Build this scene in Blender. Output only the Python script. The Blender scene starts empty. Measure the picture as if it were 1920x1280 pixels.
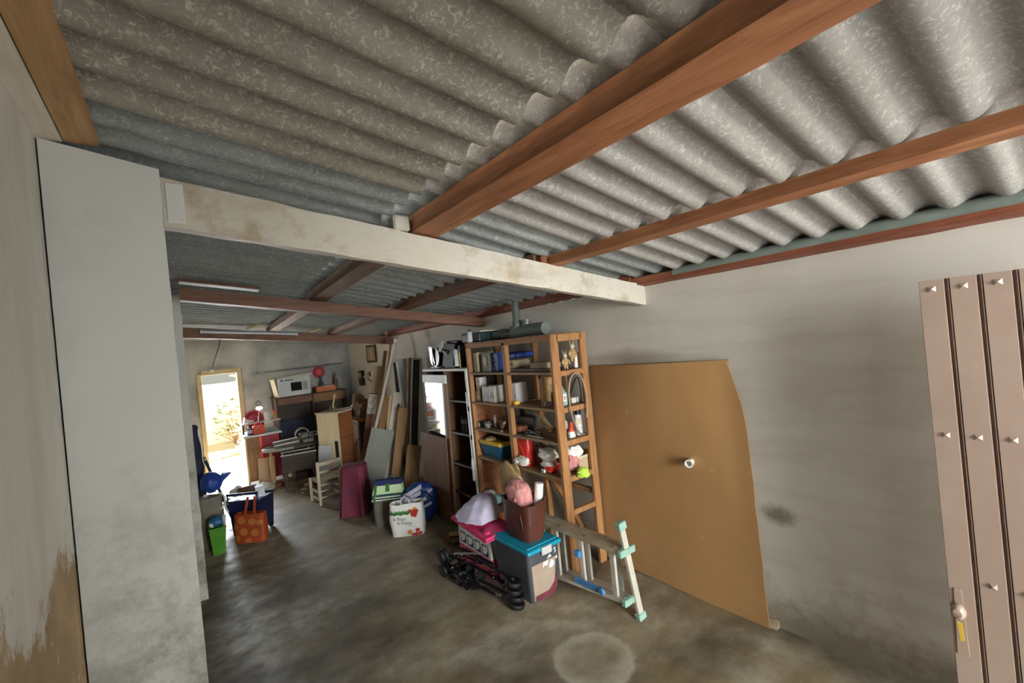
import bpy, bmesh, math, random
from mathutils import Vector, Matrix, noise
random.seed(7)
S = bpy.context.scene
COL = S.collection
R = math.radians

# ------------------------------------------------------------------ camera, sky, sun, daylight, exposure
YAW, PITCH, ROLL = R(37.0), R(0.05), R(5.58)
fw = Vector((math.sin(YAW)*math.cos(PITCH), math.cos(YAW)*math.cos(PITCH), math.sin(PITCH)))
r0 = Vector((math.cos(YAW), -math.sin(YAW), 0)); d0 = fw.cross(r0)
rt = r0*math.cos(ROLL) + d0*math.sin(ROLL); dn = d0*math.cos(ROLL) - r0*math.sin(ROLL)
cam = bpy.data.objects.new('camera', bpy.data.cameras.new('camera')); COL.objects.link(cam)
cam.matrix_world = Matrix(((rt.x, -dn.x, -fw.x, 0), (rt.y, -dn.y, -fw.y, 0), (rt.z, -dn.z, -fw.z, 2.0), (0, 0, 0, 1)))
cam.data.sensor_width = 36; cam.data.lens = 832/1920*36; cam.data.clip_start = 0.02
S.camera = cam
S.view_settings.view_transform = 'Standard'; S.view_settings.look = 'None'
S.view_settings.gamma = 1; S.view_settings.use_curve_mapping = False
S.view_settings.exposure = 0.42

W = bpy.data.worlds.new('world'); S.world = W; W.use_nodes = True
wn = W.node_tree.nodes; wl = W.node_tree.links
bg = wn['Background']
sky = wn.new('ShaderNodeTexSky'); sky.sky_type = 'HOSEK_WILKIE'; sky.turbidity = 4.0; sky.ground_albedo = 0.4
sky.sun_direction = (0.25, 0.75, 0.7)
wl.new(sky.outputs[0], bg.inputs[0]); bg.inputs[1].default_value = 1.3

def light(name, kind, loc, target, energy, color=(1, 1, 1), size=1, sy=None, angle=None):
    L = bpy.data.lights.new(name, kind); L.energy = energy; L.color = color
    if kind == 'AREA':
        L.shape = 'RECTANGLE'; L.size = size; L.size_y = sy or size
    if angle is not None: L.angle = angle
    o = bpy.data.objects.new(name, L); COL.objects.link(o); o.location = loc
    o.rotation_euler = (Vector(target)-Vector(loc)).to_track_quat('-Z', 'Y').to_euler()
    return o
light('sun', 'SUN', (3, 16, 12), (3-0.11*10, 16-0.62*10, 12-0.78*10), 140.0, (1, .96, .9), angle=R(1.0))
# daylight that enters through the wide garage opening behind the camera: bright sunlit street front and paving
light('daylight_street', 'AREA', (0.7, -6.5, 2.2), (1.5, 4, 1.6), 560, (.96, .98, 1), 2.2, 2.6)
light('daylight_opening', 'AREA', (1.85, -0.86, 1.25), (1.5, 4, 1.2), 17, (.95, .97, 1), 2.0, 2.2)
light('daylight_paving', 'AREA', (1.8, -2.6, 0.05), (1.8, -2.0, 2.6), 50, (1, .97, .93), 3.4, 2.2)
light('daylight_back_door', 'AREA', (0.53, 10.6, 1.25), (1.0, 6, 0.4), 200, (.84, .92, 1), 1.0, 1.9)

# ------------------------------------------------------------------ materials
def lin(h):
    if isinstance(h, str):
        h = h.lstrip('#'); c = [int(h[i:i+2], 16)/255 for i in (0, 2, 4)]
    else: c = list(h)
    return tuple((x/12.92 if x <= .04045 else ((x+.055)/1.055)**2.4) for x in c)+(1,)
class NT:
    def __init__(s, name):
        s.m = bpy.data.materials.new(name); s.m.use_nodes = True
        s.t = s.m.node_tree; s.n = s.t.nodes; s.b = s.n['Principled BSDF']
        s.co = s.n.new('ShaderNodeTexCoord')
    def link(s, a, b): s.t.links.new(a, b)
    def mapped(s, scale=(1, 1, 1), loc=(0, 0, 0), rot=(0, 0, 0), src='Object'):
        mp = s.n.new('ShaderNodeMapping'); s.link(s.co.outputs[src], mp.inputs[0])
        mp.inputs['Scale'].default_value = scale; mp.inputs['Location'].default_value = loc; mp.inputs['Rotation'].default_value = rot
        return mp.outputs[0]
    def noise(s, scale, detail=5, rough=.6, vec=None, dist=0):
        n = s.n.new('ShaderNodeTexNoise'); n.inputs['Scale'].default_value = scale; n.inputs['Detail'].default_value = detail
        n.inputs['Roughness'].default_value = rough; n.inputs['Distortion'].default_value = dist
        s.link(vec if vec is not None else s.co.outputs['Object'], n.inputs['Vector']); return n.outputs[0]
    def voro(s, scale, vec=None, feature='F1'):
        n = s.n.new('ShaderNodeTexVoronoi'); n.inputs['Scale'].default_value = scale; n.feature = feature
        s.link(vec if vec is not None else s.co.outputs['Object'], n.inputs['Vector']); return n.outputs[0]
    def ramp(s, f, stops):
        r = s.n.new('ShaderNodeValToRGB'); e = r.color_ramp.elements
        while len(e) < len(stops): e.new(.5)
        for el, (p, c) in zip(e, stops):
            el.position = p; el.color = lin(c) if not isinstance(c, (int, float)) else (c, c, c, 1)
        s.link(f, r.inputs[0]); return r.outputs[0]
    def mix(s, f, a, b, mode='MIX'):
        x = s.n.new('ShaderNodeMix'); x.data_type = 'RGBA'; x.blend_type = mode
        for sock, v in ((x.inputs[0], f), (x.inputs[6], a), (x.inputs[7], b)):
            if isinstance(v, (int, float)): sock.default_value = v if sock is x.inputs[0] else (v, v, v, 1)
            elif isinstance(v, str): sock.default_value = lin(v)
            elif isinstance(v, tuple): sock.default_value = v
            else: s.link(v, sock)
        return x.outputs[2]
    def math(s, op, a, b=None, clamp=False):
        x = s.n.new('ShaderNodeMath'); x.operation = op; x.use_clamp = clamp
        for i, v in enumerate((a, b)):
            if v is None: continue
            if isinstance(v, (int, float)): x.inputs[i].default_value = v
            else: s.link(v, x.inputs[i])
        return x.outputs[0]
    def xyz(s, src='Object'):
        x = s.n.new('ShaderNodeSeparateXYZ'); s.link(s.co.outputs[src], x.inputs[0]); return x.outputs
    def out(s, col, rough=.7, bump=None, strength=.3, dist=.01, metal=0, spec=None):
        if isinstance(col, (str, tuple)): s.b.inputs['Base Color'].default_value = lin(col) if isinstance(col, str) else col
        else: s.link(col, s.b.inputs['Base Color'])
        if isinstance(rough, (int, float)): s.b.inputs['Roughness'].default_value = rough
        else: s.link(rough, s.b.inputs['Roughness'])
        s.b.inputs['Metallic'].default_value = metal
        if spec is not None: s.b.inputs['Specular IOR Level'].default_value = spec
        if bump is not None:
            b = s.n.new('ShaderNodeBump'); b.inputs['Strength'].default_value = strength; b.inputs['Distance'].default_value = dist
            s.link(bump, b.inputs['Height']); s.link(b.outputs[0], s.b.inputs['Normal'])
        return s.m
def plain(name, c, c2=None, scale=8, rough=.6, metal=0, bump=.15, bscale=60, stretch=(1, 1, 1), spec=None):
    t = NT(name); v = t.mapped(stretch)
    if c2: col = t.ramp(t.noise(scale, 5, .6, v), [(.35, c), (.68, c2)])
    else: col = c
    return t.out(col, rough, t.noise(bscale, 3, .6, v) if bump else None, bump, .004, metal, spec)
def wood(name, dark, mid, light_, axis='Y', rough=.65, scale=1.0, knots=True, paint=None, pamt=.5):
    t = NT(name); st = {'X': (1.2, 14, 14), 'Y': (14, 1.2, 14), 'Z': (14, 14, 1.2)}[axis]
    v = t.mapped(tuple(a*scale for a in st))
    n = t.noise(1.6, 8, .65, v, 1.2); col = t.ramp(n, [(.28, dark), (.5, mid), (.72, light_)])
    blot = t.noise(1.7, 3, .5, t.mapped((1, 1, 1)))
    col = t.mix(t.ramp(blot, [(.45, 0.0), (.8, .45)]), col, dark)
    if paint:
        p = t.noise(3.2, 9, .72, t.mapped(tuple(.25 + .5*(a > 2) for a in st)))
        f = t.ramp(p, [(pamt-.10, 1.0), (pamt+.06, 0.0)]); col = t.mix(f, col, t.ramp(t.noise(4, 8, .7), [(.36, '#a89a86'), (.5, paint), (.75, '#bdb3a2')]))
    return t.out(col, rough, n, .35, .004)
M = {}
# floor: old stained concrete
t = NT('floor_concrete'); x = t.xyz()
a = t.noise(1.1, 8, .62, t.mapped((1, 1.5, 1), (3, 1, 0))); b = t.noise(4.5, 7, .65); c = t.noise(26, 6, .7)
col = t.ramp(a, [(.36, '#433f36'), (.46, '#736d61'), (.56, '#989285'), (.68, '#bcb6aa')])
col = t.mix(t.ramp(b, [(.42, 0.0), (.62, .6)]), col, '#57503f')
warm = t.math('MULTIPLY', t.ramp(x[0], [(.0, 0.0), (1., 1.0)]), t.ramp(t.noise(1.6, 4), [(.4, .2), (.7, 1.0)]))
col = t.mix(t.math('MULTIPLY', warm, .45), col, '#a08a5c')
col = t.mix(t.ramp(c, [(.60, 0.0), (.72, .45)]), col, '#b9b3a4')
# the pale ring left by a drum
dx = t.math('SUBTRACT', x[0], 1.90); dy = t.math('SUBTRACT', x[1], 2.0)
rr = t.math('SQRT', t.math('ADD', t.math('POWER', dx, 2), t.math('POWER', dy, 2)))
rr = t.math('ADD', rr, t.math('MULTIPLY', t.math('SUBTRACT', t.noise(7, 4), .5), .09))
ring = t.ramp(rr, [(.13, .12), (.20, .6), (.235, .9), (.265, 0.0)])
col = t.mix(t.math('MULTIPLY', ring, .55), col, '#c9c4b6')
M['floor'] = t.out(col, t.ramp(b, [(.3, .40), (.7, .72)]), t.math('ADD', c, b), .35, .006)
# plaster walls
def plaster(name, base, base2, stain, sstart=.55, send=.75, sscale=1.1, low=None, lowz=(.2, .9), rough=.85, patch=False, patchy=False):
    t = NT(name); n = t.noise(1.6, 6, .6, t.mapped((1, 1, .7))); col = t.ramp(n, [(.3, base), (.7, base2)])
    col = t.mix(t.ramp(t.noise(sscale, 7, .65, t.mapped((1, .5, 1), (2, 5, 1))), [(sstart, 0.0), (send, .7)]), col, stain)
    if low:
        z = t.xyz()[2]; f = t.math('ADD', z, t.math('MULTIPLY', t.math('SUBTRACT', t.noise(2.6, 9, .68), .5), 1.3))
        k = t.n.new('ShaderNodeMapRange'); t.link(f, k.inputs[0]); k.inputs[1].default_value = lowz[0]; k.inputs[2].default_value = lowz[1]
        k.inputs[3].default_value = 1; k.inputs[4].default_value = 0
        kk = k.outputs[0]
        if patchy: kk = t.math('MULTIPLY', kk, t.math('MAXIMUM', t.ramp(t.noise(3.4, 9, .72), [(.44, .0), (.58, .85)]), t.ramp(t.noise(22, 7, .8), [(.60, .0), (.68, .9)])))
        col = t.mix(t.math('MULTIPLY', kk, .8), col, low)
    if patch:   # damp spot beside the hardboard and faint trowel streaks
        x = t.xyz(); dy = t.math('SUBTRACT', x[1], 1.30); dz = t.math('MULTIPLY', t.math('SUBTRACT', x[2], .74), 1.5)
        rr = t.math('ADD', t.math('SQRT', t.math('ADD', t.math('POWER', dy, 2), t.math('POWER', dz, 2))), t.math('MULTIPLY', t.math('SUBTRACT', t.noise(11, 6), .5), .16))
        col = t.mix(t.ramp(rr, [(.03, .75), (.13, 0.0)]), col, '#5f5440')
        col = t.mix(t.ramp(t.noise(3, 6, .6, t.mapped((1, .35, 3.5))), [(.5, 0.0), (.8, .35)]), col, '#a99f8c')
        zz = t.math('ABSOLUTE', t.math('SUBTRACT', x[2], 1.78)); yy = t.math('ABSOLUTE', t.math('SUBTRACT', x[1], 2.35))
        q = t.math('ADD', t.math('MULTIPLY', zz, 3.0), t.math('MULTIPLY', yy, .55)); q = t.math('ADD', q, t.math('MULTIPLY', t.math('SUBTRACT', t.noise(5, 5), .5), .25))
        col = t.mix(t.ramp(q, [(.08, .6), (.34, 0.0)]), col, '#8d7b63')  # shadow above the hardboard top, painted into the wall as a brown stain
    return t.out(col, rough, t.math('ADD', t.noise(14, 5), t.math('MULTIPLY', t.noise(90, 3), .3)), .18, .01)
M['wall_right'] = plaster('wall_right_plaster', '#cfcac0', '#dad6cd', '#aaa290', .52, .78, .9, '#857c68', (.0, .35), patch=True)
M['wall_back'] = plaster('wall_back_plaster', '#a6a5a1', '#b4b3af', '#5d5e60', .42, .68, 1.0, '#6f6a60', (.0, .5))
M['pillar'] = plaster('pillar_plaster', '#c5c6c4', '#cfd0ce', '#b6b7b5', .6, .8, 1.3, '#6d6c67', (.85, 1.75), patchy=True)
# left wall: white paint peeled off brown render low down
t = NT('wall_left_peeling'); x = t.xyz()
n = t.noise(1.9, 10, .7); f = t.math('ADD', x[2], t.math('MULTIPLY', t.math('SUBTRACT', n, .5), 1.1))
k = t.ramp(t.math('SUBTRACT', f, 1.22), [(.24, 1.0), (.30, 0.0)])
k2 = t.ramp(t.noise(6, 8, .75), [(.36, 0.0), (.4, 1.0)])
pk = t.math('MULTIPLY', k, k2)
col = t.mix(t.ramp(t.noise(2.2, 6, .6, t.mapped((1, 3, .6))), [(.45, 0.0), (.75, .55)]), '#cdcbc4', '#b0a696')
brown = t.ramp(t.noise(5, 7), [(.3, '#8f795b'), (.6, '#a8906d'), (.8, '#bda888')])
M['wall_left'] = t.out(t.mix(pk, col, brown), .85, t.math('SUBTRACT', t.noise(16, 5), t.math('MULTIPLY', pk, 1.2)), .35, .02)
M['ledge_plaster'] = plaster('rough_mortar', '#b3a48e', '#c7bba8', '#8d7d66', .45, .7, 5)
# fibre cement sheets
def fibre(name, a, b, fleck, moss):
    t = NT(name); oi = t.n.new('ShaderNodeObjectInfo')
    n = t.noise(5.5, 9, .75, t.mapped((.7, 1, 1)))
    col = t.ramp(n, [(.36, a), (.64, b)])
    v = t.mapped((30, 30, 30), rot=(0, 0, .5)); vv = t.noise(1.7, 5, .8, v, 1.2)
    col = t.mix(t.ramp(vv, [(.52, 0.0), (.64, .95)]), col, fleck)
    col = t.mix(t.ramp(t.noise(1.3, 5, .6, t.mapped((1, 1, 1), (4, 2, 7))), [(.5, 0.0), (.75, moss)]), col, '#77705d')
    hsv = t.n.new('ShaderNodeHueSaturation'); t.link(col, hsv.inputs['Color'])
    t.link(t.math('ADD', t.math('MULTIPLY', oi.outputs['Random'], .22), .89), hsv.inputs['Value'])
    return t.out(hsv.outputs[0], .8, vv, .12, .004)
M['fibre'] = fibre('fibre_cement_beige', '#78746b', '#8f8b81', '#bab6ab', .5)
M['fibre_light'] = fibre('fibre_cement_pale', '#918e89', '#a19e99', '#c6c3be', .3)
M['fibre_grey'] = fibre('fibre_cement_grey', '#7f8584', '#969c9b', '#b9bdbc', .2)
# timbers
M['purlin'] = wood('pine_orange', '#7a4c2e', '#a06843', '#b8845c', 'Y')
M['purlin_dark'] = wood('pine_weathered', '#4d3424', '#6f4d36', '#8b6848', 'Y')
M['beam_white'] = wood('whitewashed_timber', '#94836a', '#a89a82', '#b9ac96', 'X', paint='#c3beb4', pamt=.64)
M['beam_brown'] = wood('brown_timber', '#55392c', '#74503f', '#8d6853', 'X')
M['plate'] = wood('left_plate_timber', '#96704a', '#b08a5e', '#c09c72', 'Y')
M['plate_white'] = wood('left_plate_painted', '#cbbfae', '#d8cfc2', '#e3dcd2', 'Y')
M['wood_red'] = wood('reddish_rough_wood', '#5c2f1e', '#874b33', '#a3654a', 'Y')
M['shelf'] = wood('shelf_pine', '#74502f', '#97693f', '#ad8153', 'Z', scale=1.4)
M['shelf_board'] = wood('dusty_shelf_board', '#6f5437', '#8b7150', '#a08a6c', 'Y', scale=1.2)
M['cream_wood'] = wood('cream_cabinet_side', '#c9b48e', '#d9c7a3', '#e2d3b4', 'Z')
M['red_brown_wood'] = wood('cabinet_front_wood', '#6f3f22', '#8b5531', '#a06a43', 'X')
M['dark_wood'] = wood('dark_furniture_wood', '#2c211b', '#3d2f27', '#51423a', 'X')
M['tan_board'] = wood('tan_board', '#8d6a42', '#a5825a', '#b08f68', 'Z', scale=.7)
M['brown_board'] = wood('brown_board', '#4f3521', '#6d4c31', '#7d5b3d', 'Z', scale=.7)
M['mid_wood'] = wood('mid_brown_wood', '#6a4a31', '#86623f', '#9c7853', 'Z')
M['grey_wood'] = wood('greyed_wood', '#5d564d', '#7b7368', '#989083', 'X')
# hardboard
t = NT('hardboard_panel')
col = t.ramp(t.noise(1.5, 6, .6, t.mapped((1, 1, .5))), [(.3, '#a67e52'), (.7, '#b88f62')])
col = t.mix(t.ramp(t.noise(2.4, 5, .6, t.mapped((1, 1.2, .35), (3, 3, 3))), [(.55, 0.0), (.8, .4)]), col, '#c69a62')
col = t.mix(t.ramp(t.noise(9, 6, .7), [(.66, 0.0), (.74, .5)]), col, '#d9bd90')
M['hardboard'] = t.out(col, .5, t.noise(40, 3), .05, .003)
# metal garage leaf: pinkish brown paint
t = NT('garage_leaf_paint')
M['leaf'] = t.out(t.ramp(t.noise(2, 4), [(.3, '#9f897b'), (.7, '#ae998b')]), .38, t.noise(120, 2), .04, .002, 0)
def P_(k, *a, **kw): M[k] = plain(k, *a, **kw)
P_('black', '#0c0c0d', '#141416', rough=.5, spec=.3); P_('black_rubber', '#0f0f10', '#171718', rough=.6, spec=.3)
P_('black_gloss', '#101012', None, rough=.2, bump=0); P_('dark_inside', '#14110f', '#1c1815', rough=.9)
P_('steel', '#9a9c9e', '#b5b6b8', rough=.35, metal=.8, bump=.05); P_('alu', '#bdb9ae', '#d0ccc2', rough=.45, metal=.3, bump=.06)
P_('alu_dusty', '#9c8f78', '#b3a791', rough=.7, metal=.15); P_('chrome', '#c8cacc', None, rough=.15, metal=1, bump=0)
P_('green_cap', '#7fa396', '#93b5a8', rough=.5); P_('blue_plastic', '#3a78b8', '#4788c4', rough=.4)
P_('teal', '#0f86a3', '#1893b0', rough=.35, bump=.03); P_('latch', '#b4b6b8', None, rough=.4, bump=0)
P_('card', '#a88f76', '#b59c83', rough=.8); P_('card_dark', '#8a6d4b', '#9a7d58', rough=.85); P_('white_print', '#e2e0dc', None, rough=.6, bump=0)
P_('tote_side', '#5f5c58', '#6f6b66', rough=.35, bump=.04); P_('tote_front', '#9d8b7c', '#a89687', rough=.35, bump=.04)
P_('tote_dark', '#45474b', '#505257', rough=.35, bump=0); P_('burgundy', '#5e2430', '#742f3c', rough=.7)
P_('magenta', '#5a1a30', '#6d243c', rough=.75, scale=4); P_('brown_leather', '#45241c', '#5a3026', rough=.45, scale=4)
P_('pink_floral', '#b56a72', '#c99a90', scale=28, rough=.85); P_('lavender', '#a9a4bc', '#bbb6cb', rough=.6, scale=5, bump=.5, bscale=18)
P_('pink_lid', '#b52c58', '#c4386a', rough=.4); P_('pink_card', '#c23a5c', '#cf4a68', rough=.6)
P_('white_card', '#d3cec4', '#dcd8d0', rough=.7); P_('navy_print', '#1c2455', None, rough=.6, bump=0)
P_('white_cloth', '#d9d6cf', '#e6e4de', rough=.85, scale=14); P_('white_plastic', '#dcdad4', '#e6e4df', rough=.4, bump=.03)
P_('bag_white', '#dcdcd8', '#e4e4e0', rough=.45, bump=.2, bscale=14); P_('bag_green', '#2f5d33', '#3f7a3e', scale=20, rough=.5)
P_('bag_red', '#a02a22', '#c0402c', scale=20, rough=.45); P_('bag_orange', '#d07a2a', '#dd9340', scale=20, rough=.45)
P_('leaf_green', '#7fa86a', '#a9c890', scale=30, rough=.5); P_('ink', '#26282a', None, rough=.6, bump=0)
P_('bag_teal', '#123d40', '#1a5052', rough=.6); P_('bag_lime', '#b9d3a3', '#c8dcb6', rough=.6); P_('bag_grey', '#6f6a60', '#807a70', rough=.6)
P_('navy', '#1b2450', '#25306a', rough=.7); P_('bag_blue', '#16306f', '#1f4288', rough=.35, scale=5, bump=.25, bscale=16)
P_('stripe_white', '#c2c4d2', '#cfd1dc', rough=.4); P_('orange_cloth', '#9c3f1b', '#a84a22', rough=.6); P_('orange_dot', '#b9703c', None, rough=.6, bump=0)
P_('crate_navy', '#151d42', '#1d2858', rough=.45); P_('green_bin', '#43861c', '#4f9624', rough=.4, bump=.03)
P_('dark_blue_cloth', '#1c2438', '#262f47', rough=.8, scale=4); P_('royal_blue', '#1f3f94', '#2a4fae', rough=.5, scale=4)
P_('chair_white', '#b3a690', '#c4b8a3', rough=.6); P_('rush', '#7a6a50', '#94826a', rough=.9, scale=40, bump=.5)
P_('grey_panel', '#80837a', '#8e9188', rough=.6, scale=3); P_('pale_panel', '#b3b9bb', '#c0c6c8', rough=.5, scale=3)
P_('white_board', '#cfc6ba', '#dcd4ca', rough=.55); P_('beige_board', '#a3896f', '#b0967c', rough=.7, scale=3)
P_('white_frame', '#c6c4be', '#d6d4ce', rough=.5); P_('black_frame', '#18181a', None, rough=.5, bump=0)
P_('pipe_grey', '#5d645f', '#6c736e', rough=.3, bump=.03); P_('pipe_wall', '#6f7a74', '#818b84', rough=.6)
P_('mirror', '#c9cfd0', None, rough=.05, metal=1, bump=0); P_('frost_glass', '#c2cfcc', '#cfd9d6', rough=.25, scale=3)
P_('dark_glass', '#1b1f22', None, rough=.12, bump=0); P_('orange_red', '#d8431f', '#e0512c', rough=.45)
P_('red_paint', '#8c1f30', '#a02a3c', rough=.6); P_('metal_dark', '#4b4845', '#615d59', rough=.5, metal=.4, scale=12)
P_('worktop', '#aab0b3', '#bcc1c3', rough=.4); P_('book_blue', '#1f3a86', '#2d4ea0', rough=.5, scale=30); P_('book_cream', '#b5a889', '#c4b89c', rough=.7)
P_('yellow', '#d3b032', '#ddbd45', rough=.4); P_('tool_blue', '#1f5f86', '#2a7098', rough=.4); P_('dark_green', '#152a2c', '#1d3638', rough=.4)
P_('red_plastic', '#c4302a', '#d13d34', rough=.3, scale=6, bump=.4, bscale=18); P_('wicker', '#a08158', '#c4a678', scale=40, rough=.9, bump=.6)
P_('tan_bag', '#a3875c', '#b89c70', rough=.9, scale=6, bump=.5, bscale=20); P_('lime', '#a5c93d', '#b8d957', rough=.6); P_('hose', '#8a7058', '#9c8268', rough=.5)
P_('plastic_clear', '#7fa3a8', '#92b5b8', rough=.15); P_('can_white', '#d0ccd0', '#dcd8da', rough=.35, bump=0); P_('terracotta', '#a8623a', '#b8744a', rough=.8)
P_('wood_light', '#b3996f', '#c4ab82', rough=.7, scale=12, stretch=(1, 8, 1)); P_('fluo', '#d9e0e6', None, rough=.3, bump=0); P_('cable', '#1a1a19', None, rough=1, bump=0, spec=0); P_('lamp_grey', '#7d8288', None, rough=.6, bump=0)
P_('pattern_tile', '#d6d0c4', '#6d665a', scale=34, rough=.5); P_('yard', '#c9bfa8', '#d9d0bb', rough=.95, scale=3); P_('yard_wall', '#e2dccd', '#ece7da', rough=.9)
P_('asphalt', '#3c3b39', '#4a4946', rough=.95, scale=3); P_('door_frame', '#ad9a70', '#baa882', rough=.6); P_('rust', '#6b3d24', '#8b5536', rough=.8, scale=16); P_('foliage', '#6f8a52', '#93ab70', rough=.7, scale=20); P_('stone', '#a5a196', '#c4c0b5', rough=.9, scale=10, bump=.6, bscale=14)
P_('leather_brown', '#5d4232', '#7a5a45', rough=.7, scale=8, bump=.4, bscale=30); P_('teal_tag', '#8fb5b8', '#a8cacb', rough=.6)

# ------------------------------------------------------------------ mesh helpers
def link(o): COL.objects.link(o); return o
def mk(name, bm, mat, parent=None, smooth=False, loc=None, sharp=True):
    me = bpy.data.meshes.new(name); bmesh.ops.recalc_face_normals(bm, faces=bm.faces[:]); bm.to_mesh(me); bm.free()
    for m in (mat if isinstance(mat, (list, tuple)) else [mat]): me.materials.append(M[m] if isinstance(m, str) else m)
    if smooth:
        for p in me.polygons: p.use_smooth = True
        if sharp: me.set_sharp_from_angle(angle=.75)
    o = bpy.data.objects.new(name, me); link(o)
    if parent: o.parent = parent
    if loc: o.location = loc
    return o
def thing(name, label, cat, loc=(0, 0, 0), rz=0, group=None):
    o = bpy.data.objects.new(name, None); link(o); o.location = loc; o.rotation_euler = (0, 0, rz); o.empty_display_size = .1
    return tag(o, label, cat, group)
def tag(o, label, cat, group=None):
    o['label'] = label; o['category'] = cat
    if group: o['group'] = group
    return o
def struct(o): o['kind'] = 'structure'; return o
def BM(): return bmesh.new()
def box(bm, lo, hi, bev=0, rot=None, seg=1):
    """axis box lo..hi; rot = Matrix applied about the box centre"""
    lo, hi = Vector(lo), Vector(hi); c = (lo+hi)/2; s = hi-lo
    r = bmesh.ops.create_cube(bm, size=1); vs = r['verts']
    for v in vs: v.co = Vector((v.co.x*s.x, v.co.y*s.y, v.co.z*s.z))
    if bev:
        es = list({e for v in vs for e in v.link_edges})
        g = bmesh.ops.bevel(bm, geom=es, offset=min(bev, min(s)*.45), segments=seg, affect='EDGES', profile=.5)
        vs = list({v for v in g['verts']} | {v for f in g['faces'] for v in f.verts} | {v for v in vs if v.is_valid})
    for v in vs:
        if rot is not None: v.co = rot @ v.co
        v.co += c
    return vs
def hexa(bm, P8):
    """bottom 4 then top 4 corners"""
    v = [bm.verts.new(p) for p in P8]
    for f in ((0, 3, 2, 1), (4, 5, 6, 7), (0, 1, 5, 4), (1, 2, 6, 5), (2, 3, 7, 6), (3, 0, 4, 7)): bm.faces.new([v[i] for i in f])
    return v
def bar(bm, a, b, w, h, up=(0, 0, 1), bev=0):
    """rectangular bar from a to b; w across, h along up"""
    a, b = Vector(a), Vector(b); d = (b-a); L = d.length; d.normalize(); up = Vector(up)
    s = d.cross(up); s.normalize(); u = s.cross(d)
    mt = Matrix((s, d, u)).transposed()
    vs = box(bm, (-w/2, -L/2, -h/2), (w/2, L/2, h/2), bev)
    for v in vs: v.co = mt @ v.co + (a+b)/2
    return vs
def tube(bm, pts, r, n=8, cap=True):
    pts = [Vector(p) for p in pts]; rs = r if isinstance(r, (list, tuple)) else [r]*len(pts); rings = []
    prev = None
    for i, p in enumerate(pts):
        d = (pts[min(i+1, len(pts)-1)]-pts[max(i-1, 0)]).normalized()
        s = d.cross(Vector((0, 0, 1)) if abs(d.z) < .9 else Vector((1, 0, 0))) if prev is None else (prev - d*prev.dot(d))
        s.normalize(); prev = s; u = s.cross(d)
        rings.append([bm.verts.new(p + (s*math.cos(k*2*math.pi/n)+u*math.sin(k*2*math.pi/n))*rs[i]) for k in range(n)])
    for a, b in zip(rings, rings[1:]):
        for k in range(n): bm.faces.new((a[k], a[(k+1) % n], b[(k+1) % n], b[k]))
    if cap:
        bm.faces.new(rings[0]); bm.faces.new(rings[-1][::-1])
def lathe(bm, prof, c=(0, 0, 0), n=16, mt=None):
    rings = []
    for r, z in prof:
        ring = []
        for k in range(n):
            p = Vector((r*math.cos(k*2*math.pi/n), r*math.sin(k*2*math.pi/n), z))
            if mt is not None: p = mt @ p
            ring.append(bm.verts.new(p+Vector(c)))
        rings.append(ring)
    for a, b in zip(rings, rings[1:]):
        for k in range(n): bm.faces.new((a[k], a[(k+1) % n], b[(k+1) % n], b[k]))
    bm.faces.new(rings[0]); bm.faces.new(rings[-1][::-1])
def blob(bm, c, s, seed=0, amp=.12, freq=2.5, sub=3, sq=1.0, floor=None):
    """crumpled cloth lump: squarish ellipsoid with folds"""
    r = bmesh.ops.create_icosphere(bm, subdivisions=sub, radius=1)
    for v in r['verts']:
        p = v.co.copy()
        q = Vector([math.copysign(abs(x)**sq, x) for x in p])
        n = noise.noise(p*freq+Vector((seed*3.1, seed, 0)))+.5*noise.noise(p*freq*2.3+Vector((seed, 9, 2)))
        q *= 1+amp*n
        v.co = Vector((q.x*s[0], q.y*s[1], q.z*s[2]))+Vector(c)
        if floor is not None and v.co.z < floor: v.co.z = floor + .002*n
def sack(bm, w, d, h, top=(1, 1), belly=.12, seed=0, amp=.02, n=28, m=14, open_=True, base=.9, lean=(0, 0)):
    """soft shopping bag: rounded-rectangle rings that bulge; open or closed top"""
    rings = []
    def ring(t, inset=0):
        z = h*t; bl = 1+belly*math.sin(math.pi*min(1, t*1.1))
        kx = base+(top[0]-base)*t; ky = base+(top[1]-base)*t
        out = []
        for k in range(n):
            a = 2*math.pi*k/n; ca, sa = math.cos(a), math.sin(a)
            e = .45
            p = Vector((math.copysign(abs(ca)**e, ca)*w/2*kx*bl, math.copysign(abs(sa)**e, sa)*d/2*ky*bl, z))
            q = Vector((p.x*6, p.y*6, p.z*6+seed*7)); f = noise.noise(q)+.5*noise.noise(q*2.1)
            p.x += f*amp*(1 if t > .02 else 0)-(inset*math.copysign(1, p.x) if abs(p.x) > inset else 0); p.y += noise.noise(q+Vector((5, 5, 5)))*amp
            if t > .9: p.z += noise.noise(q*1.3+Vector((2, 8, 1)))*amp*1.5
            p.x += lean[0]*t; p.y += lean[1]*t
            out.append(bm.verts.new(p))
        return out
    for i in range(m+1): rings.append(ring(i/m))
    if open_:
        rings.append(ring(.97, .012)); rings.append(ring(.72, .02))
    for a, b in zip(rings, rings[1:]):
        for k in range(n): bm.faces.new((a[k], a[(k+1) % n], b[(k+1) % n], b[k]))
    bm.faces.new(rings[0]); bm.faces.new(rings[-1][::-1])
def one(name, lo, hi, mat, label, cat, bev=.003, rz=0, group=None, rot=None):
    """single-mesh boxy thing with its origin at the base centre"""
    lo, hi = Vector(lo), Vector(hi); c = Vector(((lo.x+hi.x)/2, (lo.y+hi.y)/2, lo.z)); bm = BM()
    box(bm, lo-c, hi-c, bev, rot); o = mk(name, bm, mat); o.location = c; o.rotation_euler = (0, 0, rz)
    return tag(o, label, cat, group)
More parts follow.
